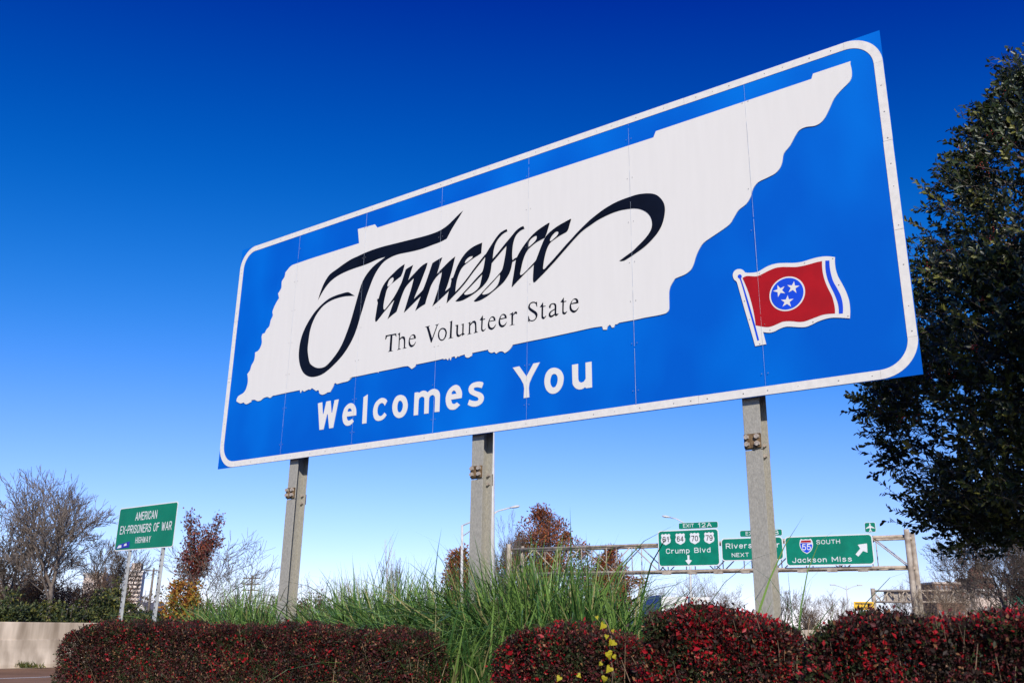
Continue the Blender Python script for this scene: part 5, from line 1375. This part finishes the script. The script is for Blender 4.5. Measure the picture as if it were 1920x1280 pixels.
# ------------------------------------------------------------------ tall ornamental grass behind the hedges
G_A = mat('grass_blade', (0.16, 0.27, 0.06), rough=0.4, var=0.3, scale=1.5, trans=0.15)
G_B = mat('grass_blade_deep', (0.045, 0.115, 0.028), rough=0.4, var=0.3, scale=1.5, trans=0.12)
G_C = mat('grass_blade_straw', (0.33, 0.30, 0.12), rough=0.6, var=0.25, scale=1.5, trans=0.25)
def grass_clump(label, px, Y, n, L, spread, seed, lean=(0, 0), base=0.28, wild=0.03, wpx=0.026):
    g = ground_at(px, Y)
    rng = np.random.default_rng(seed)
    root = thing('grass_clump', label, 'grass', g, 0, 'tall ornamental grass clumps behind the hedges')
    a = rng.uniform(0, 2 * np.pi, n)
    rb = base * np.sqrt(rng.random(n))
    ab = rng.uniform(0, 2 * np.pi, n)
    p = np.stack([np.cos(ab) * rb, np.sin(ab) * rb, np.full(n, -0.03)], 1)
    tilt = np.abs(rng.normal(size=n)) * spread * 1.15
    d = unit(np.stack([np.cos(a) * np.sin(tilt) + lean[0], np.sin(a) * np.sin(tilt) + lean[1], np.cos(tilt)], 1))
    ln = L * rng.uniform(0.55, 1.05, n)
    wl = rng.random(n) < wild
    ln[wl] *= rng.uniform(1.1, 1.35, wl.sum())
    seg = 8
    droop = np.where(rng.random(n) < 0.6, rng.uniform(0.08, 0.35, n), rng.uniform(0.3, 0.9, n)) * (1 + tilt)
    arch = tilt > spread * 1.1
    ln = np.where(arch, ln * 1.22, ln)
    droop = np.where(arch, rng.uniform(0.35, 0.8, n), droop)
    out = unit(np.stack([d[:, 0] + 1e-4, d[:, 1], np.zeros(n)], 1))
    side = np.stack([-out[:, 1], out[:, 0], np.zeros(n)], 1)
    tw = rng.uniform(-0.9, 0.9, n)
    side = unit(side * np.cos(tw)[:, None] + np.cross(side, d) * np.sin(tw)[:, None])
    w0 = wpx * rng.uniform(0.7, 1.3, n)
    V = []
    q = p.copy()
    for k in range(seg + 1):
        t = k / seg
        w = w0 * (1 - t ** 2.2) * (0.6 + 0.4 * min(1, t * 4))
        V.append(np.stack([q - side * w[:, None] / 2, q + side * w[:, None] / 2], 1))
        dd = unit(d + out * (droop * 1.3 * t ** 1.6)[:, None] - np.array([0, 0, 1.0]) * (droop * 3.0 * t ** 2.4)[:, None])
        q = q + dd * (ln / seg)[:, None]
    V = np.stack(V, 1).reshape(n, -1, 3)
    i = (np.arange(n) * 2 * (seg + 1))[:, None, None]
    s = np.arange(seg)[:, None] * 2
    F = (i + (s + np.array([0, 1, 3, 2]))[None]).reshape(-1, 4)
    mi = np.repeat(rng.choice(3, n, p=[0.50, 0.41, 0.09]), seg)
    tag(link('blades', np_mesh('blades', V.reshape(-1, 3), F, mi), [G_A, G_B, G_C], root), kind='stuff')
GC = [('small grass clump at the left end behind the long hedge', 400, 12.2, 420, 1.65, 0.30), ('grass clump just left of the left sign post', 470, 11.6, 560, 1.8, 0.30),
      ('grass clump at the foot of the left sign post', 555, 11.0, 480, 1.55, 0.30), ('grass clump right of the left sign post', 625, 10.4, 560, 1.7, 0.32),
      ('grass clump midway between left and middle posts', 700, 9.9, 650, 1.85, 0.33), ('dense grass clump left of the middle post', 775, 9.2, 800, 1.85, 0.34),
      ('dense grass clump in front of the middle post', 868, 8.7, 850, 1.85, 0.34), ('tallest grass clump right of the middle post', 985, 8.2, 950, 2.0, 0.30),
      ('broad tall grass clump below the large rust tree', 1060, 7.8, 850, 1.92, 0.36), ('arching grass clump behind the short hedge', 1135, 7.4, 800, 1.75, 0.42),
      ('thin grass clump behind the tall scarlet hedge', 1285, 7.0, 70, 1.75, 0.38), ('sparse arching grass at the foot of the right post', 1420, 6.5, 60, 1.65, 0.42),
      ('few dry arching blades in the gap between the right hedges', 1525, 6.0, 60, 1.7, 0.50)]
for k, (lab, px, Y, n, L, sp) in enumerate(GC):
    grass_clump(lab, px, Y, int(n * 2.3) if n > 100 else n, L, sp, 500 + k, wild=0.008 if n > 100 else 0.1)
grass_clump('low grass clump spilling forward through the gap between the hedges', 868, 6.9, 1500, 1.45, 0.5, 531, lean=(0.14, -0.12), base=0.34)
grass_clump('small drooping grass tuft low in the gap between the hedges', 868, 6.25, 800, 1.15, 0.5, 532, lean=(0.28, -0.12), base=0.25)
# weeds along the barrier foot
for k, (px, lab) in enumerate(((6, 'weed tuft at the barrier foot by the left edge'), (66, 'low weed tuft at the barrier foot in the middle'), (100, 'weed tuft at the barrier foot next to the long hedge'))):
    s = [-0.15, 1.55, 2.6][k]
    x, y = road_pt(s, 0.08)
    p = Vector((x, y, 0))
    rng = np.random.default_rng(600 + k)
    n = 160
    root = thing('weed_tuft', lab, 'weed', (x, y, 0.02), 0, 'weeds along the barrier foot')
    A = np.stack([rng.normal(size=n) * 0.22, rng.normal(size=n) * 0.03, np.zeros(n)], 1)
    tag(link('leaves', leaves_mesh('leaves', A, unit(rng.normal(size=(n, 3)) * 0.5 + np.array([0, 0, 1.0])), rand_dirs(rng, n), rng.uniform(0.06, 0.2, n), rng.uniform(0.015, 0.04, n), rng.choice(2, n)), [L_OLIVE, L_EVER], root), kind='stuff')
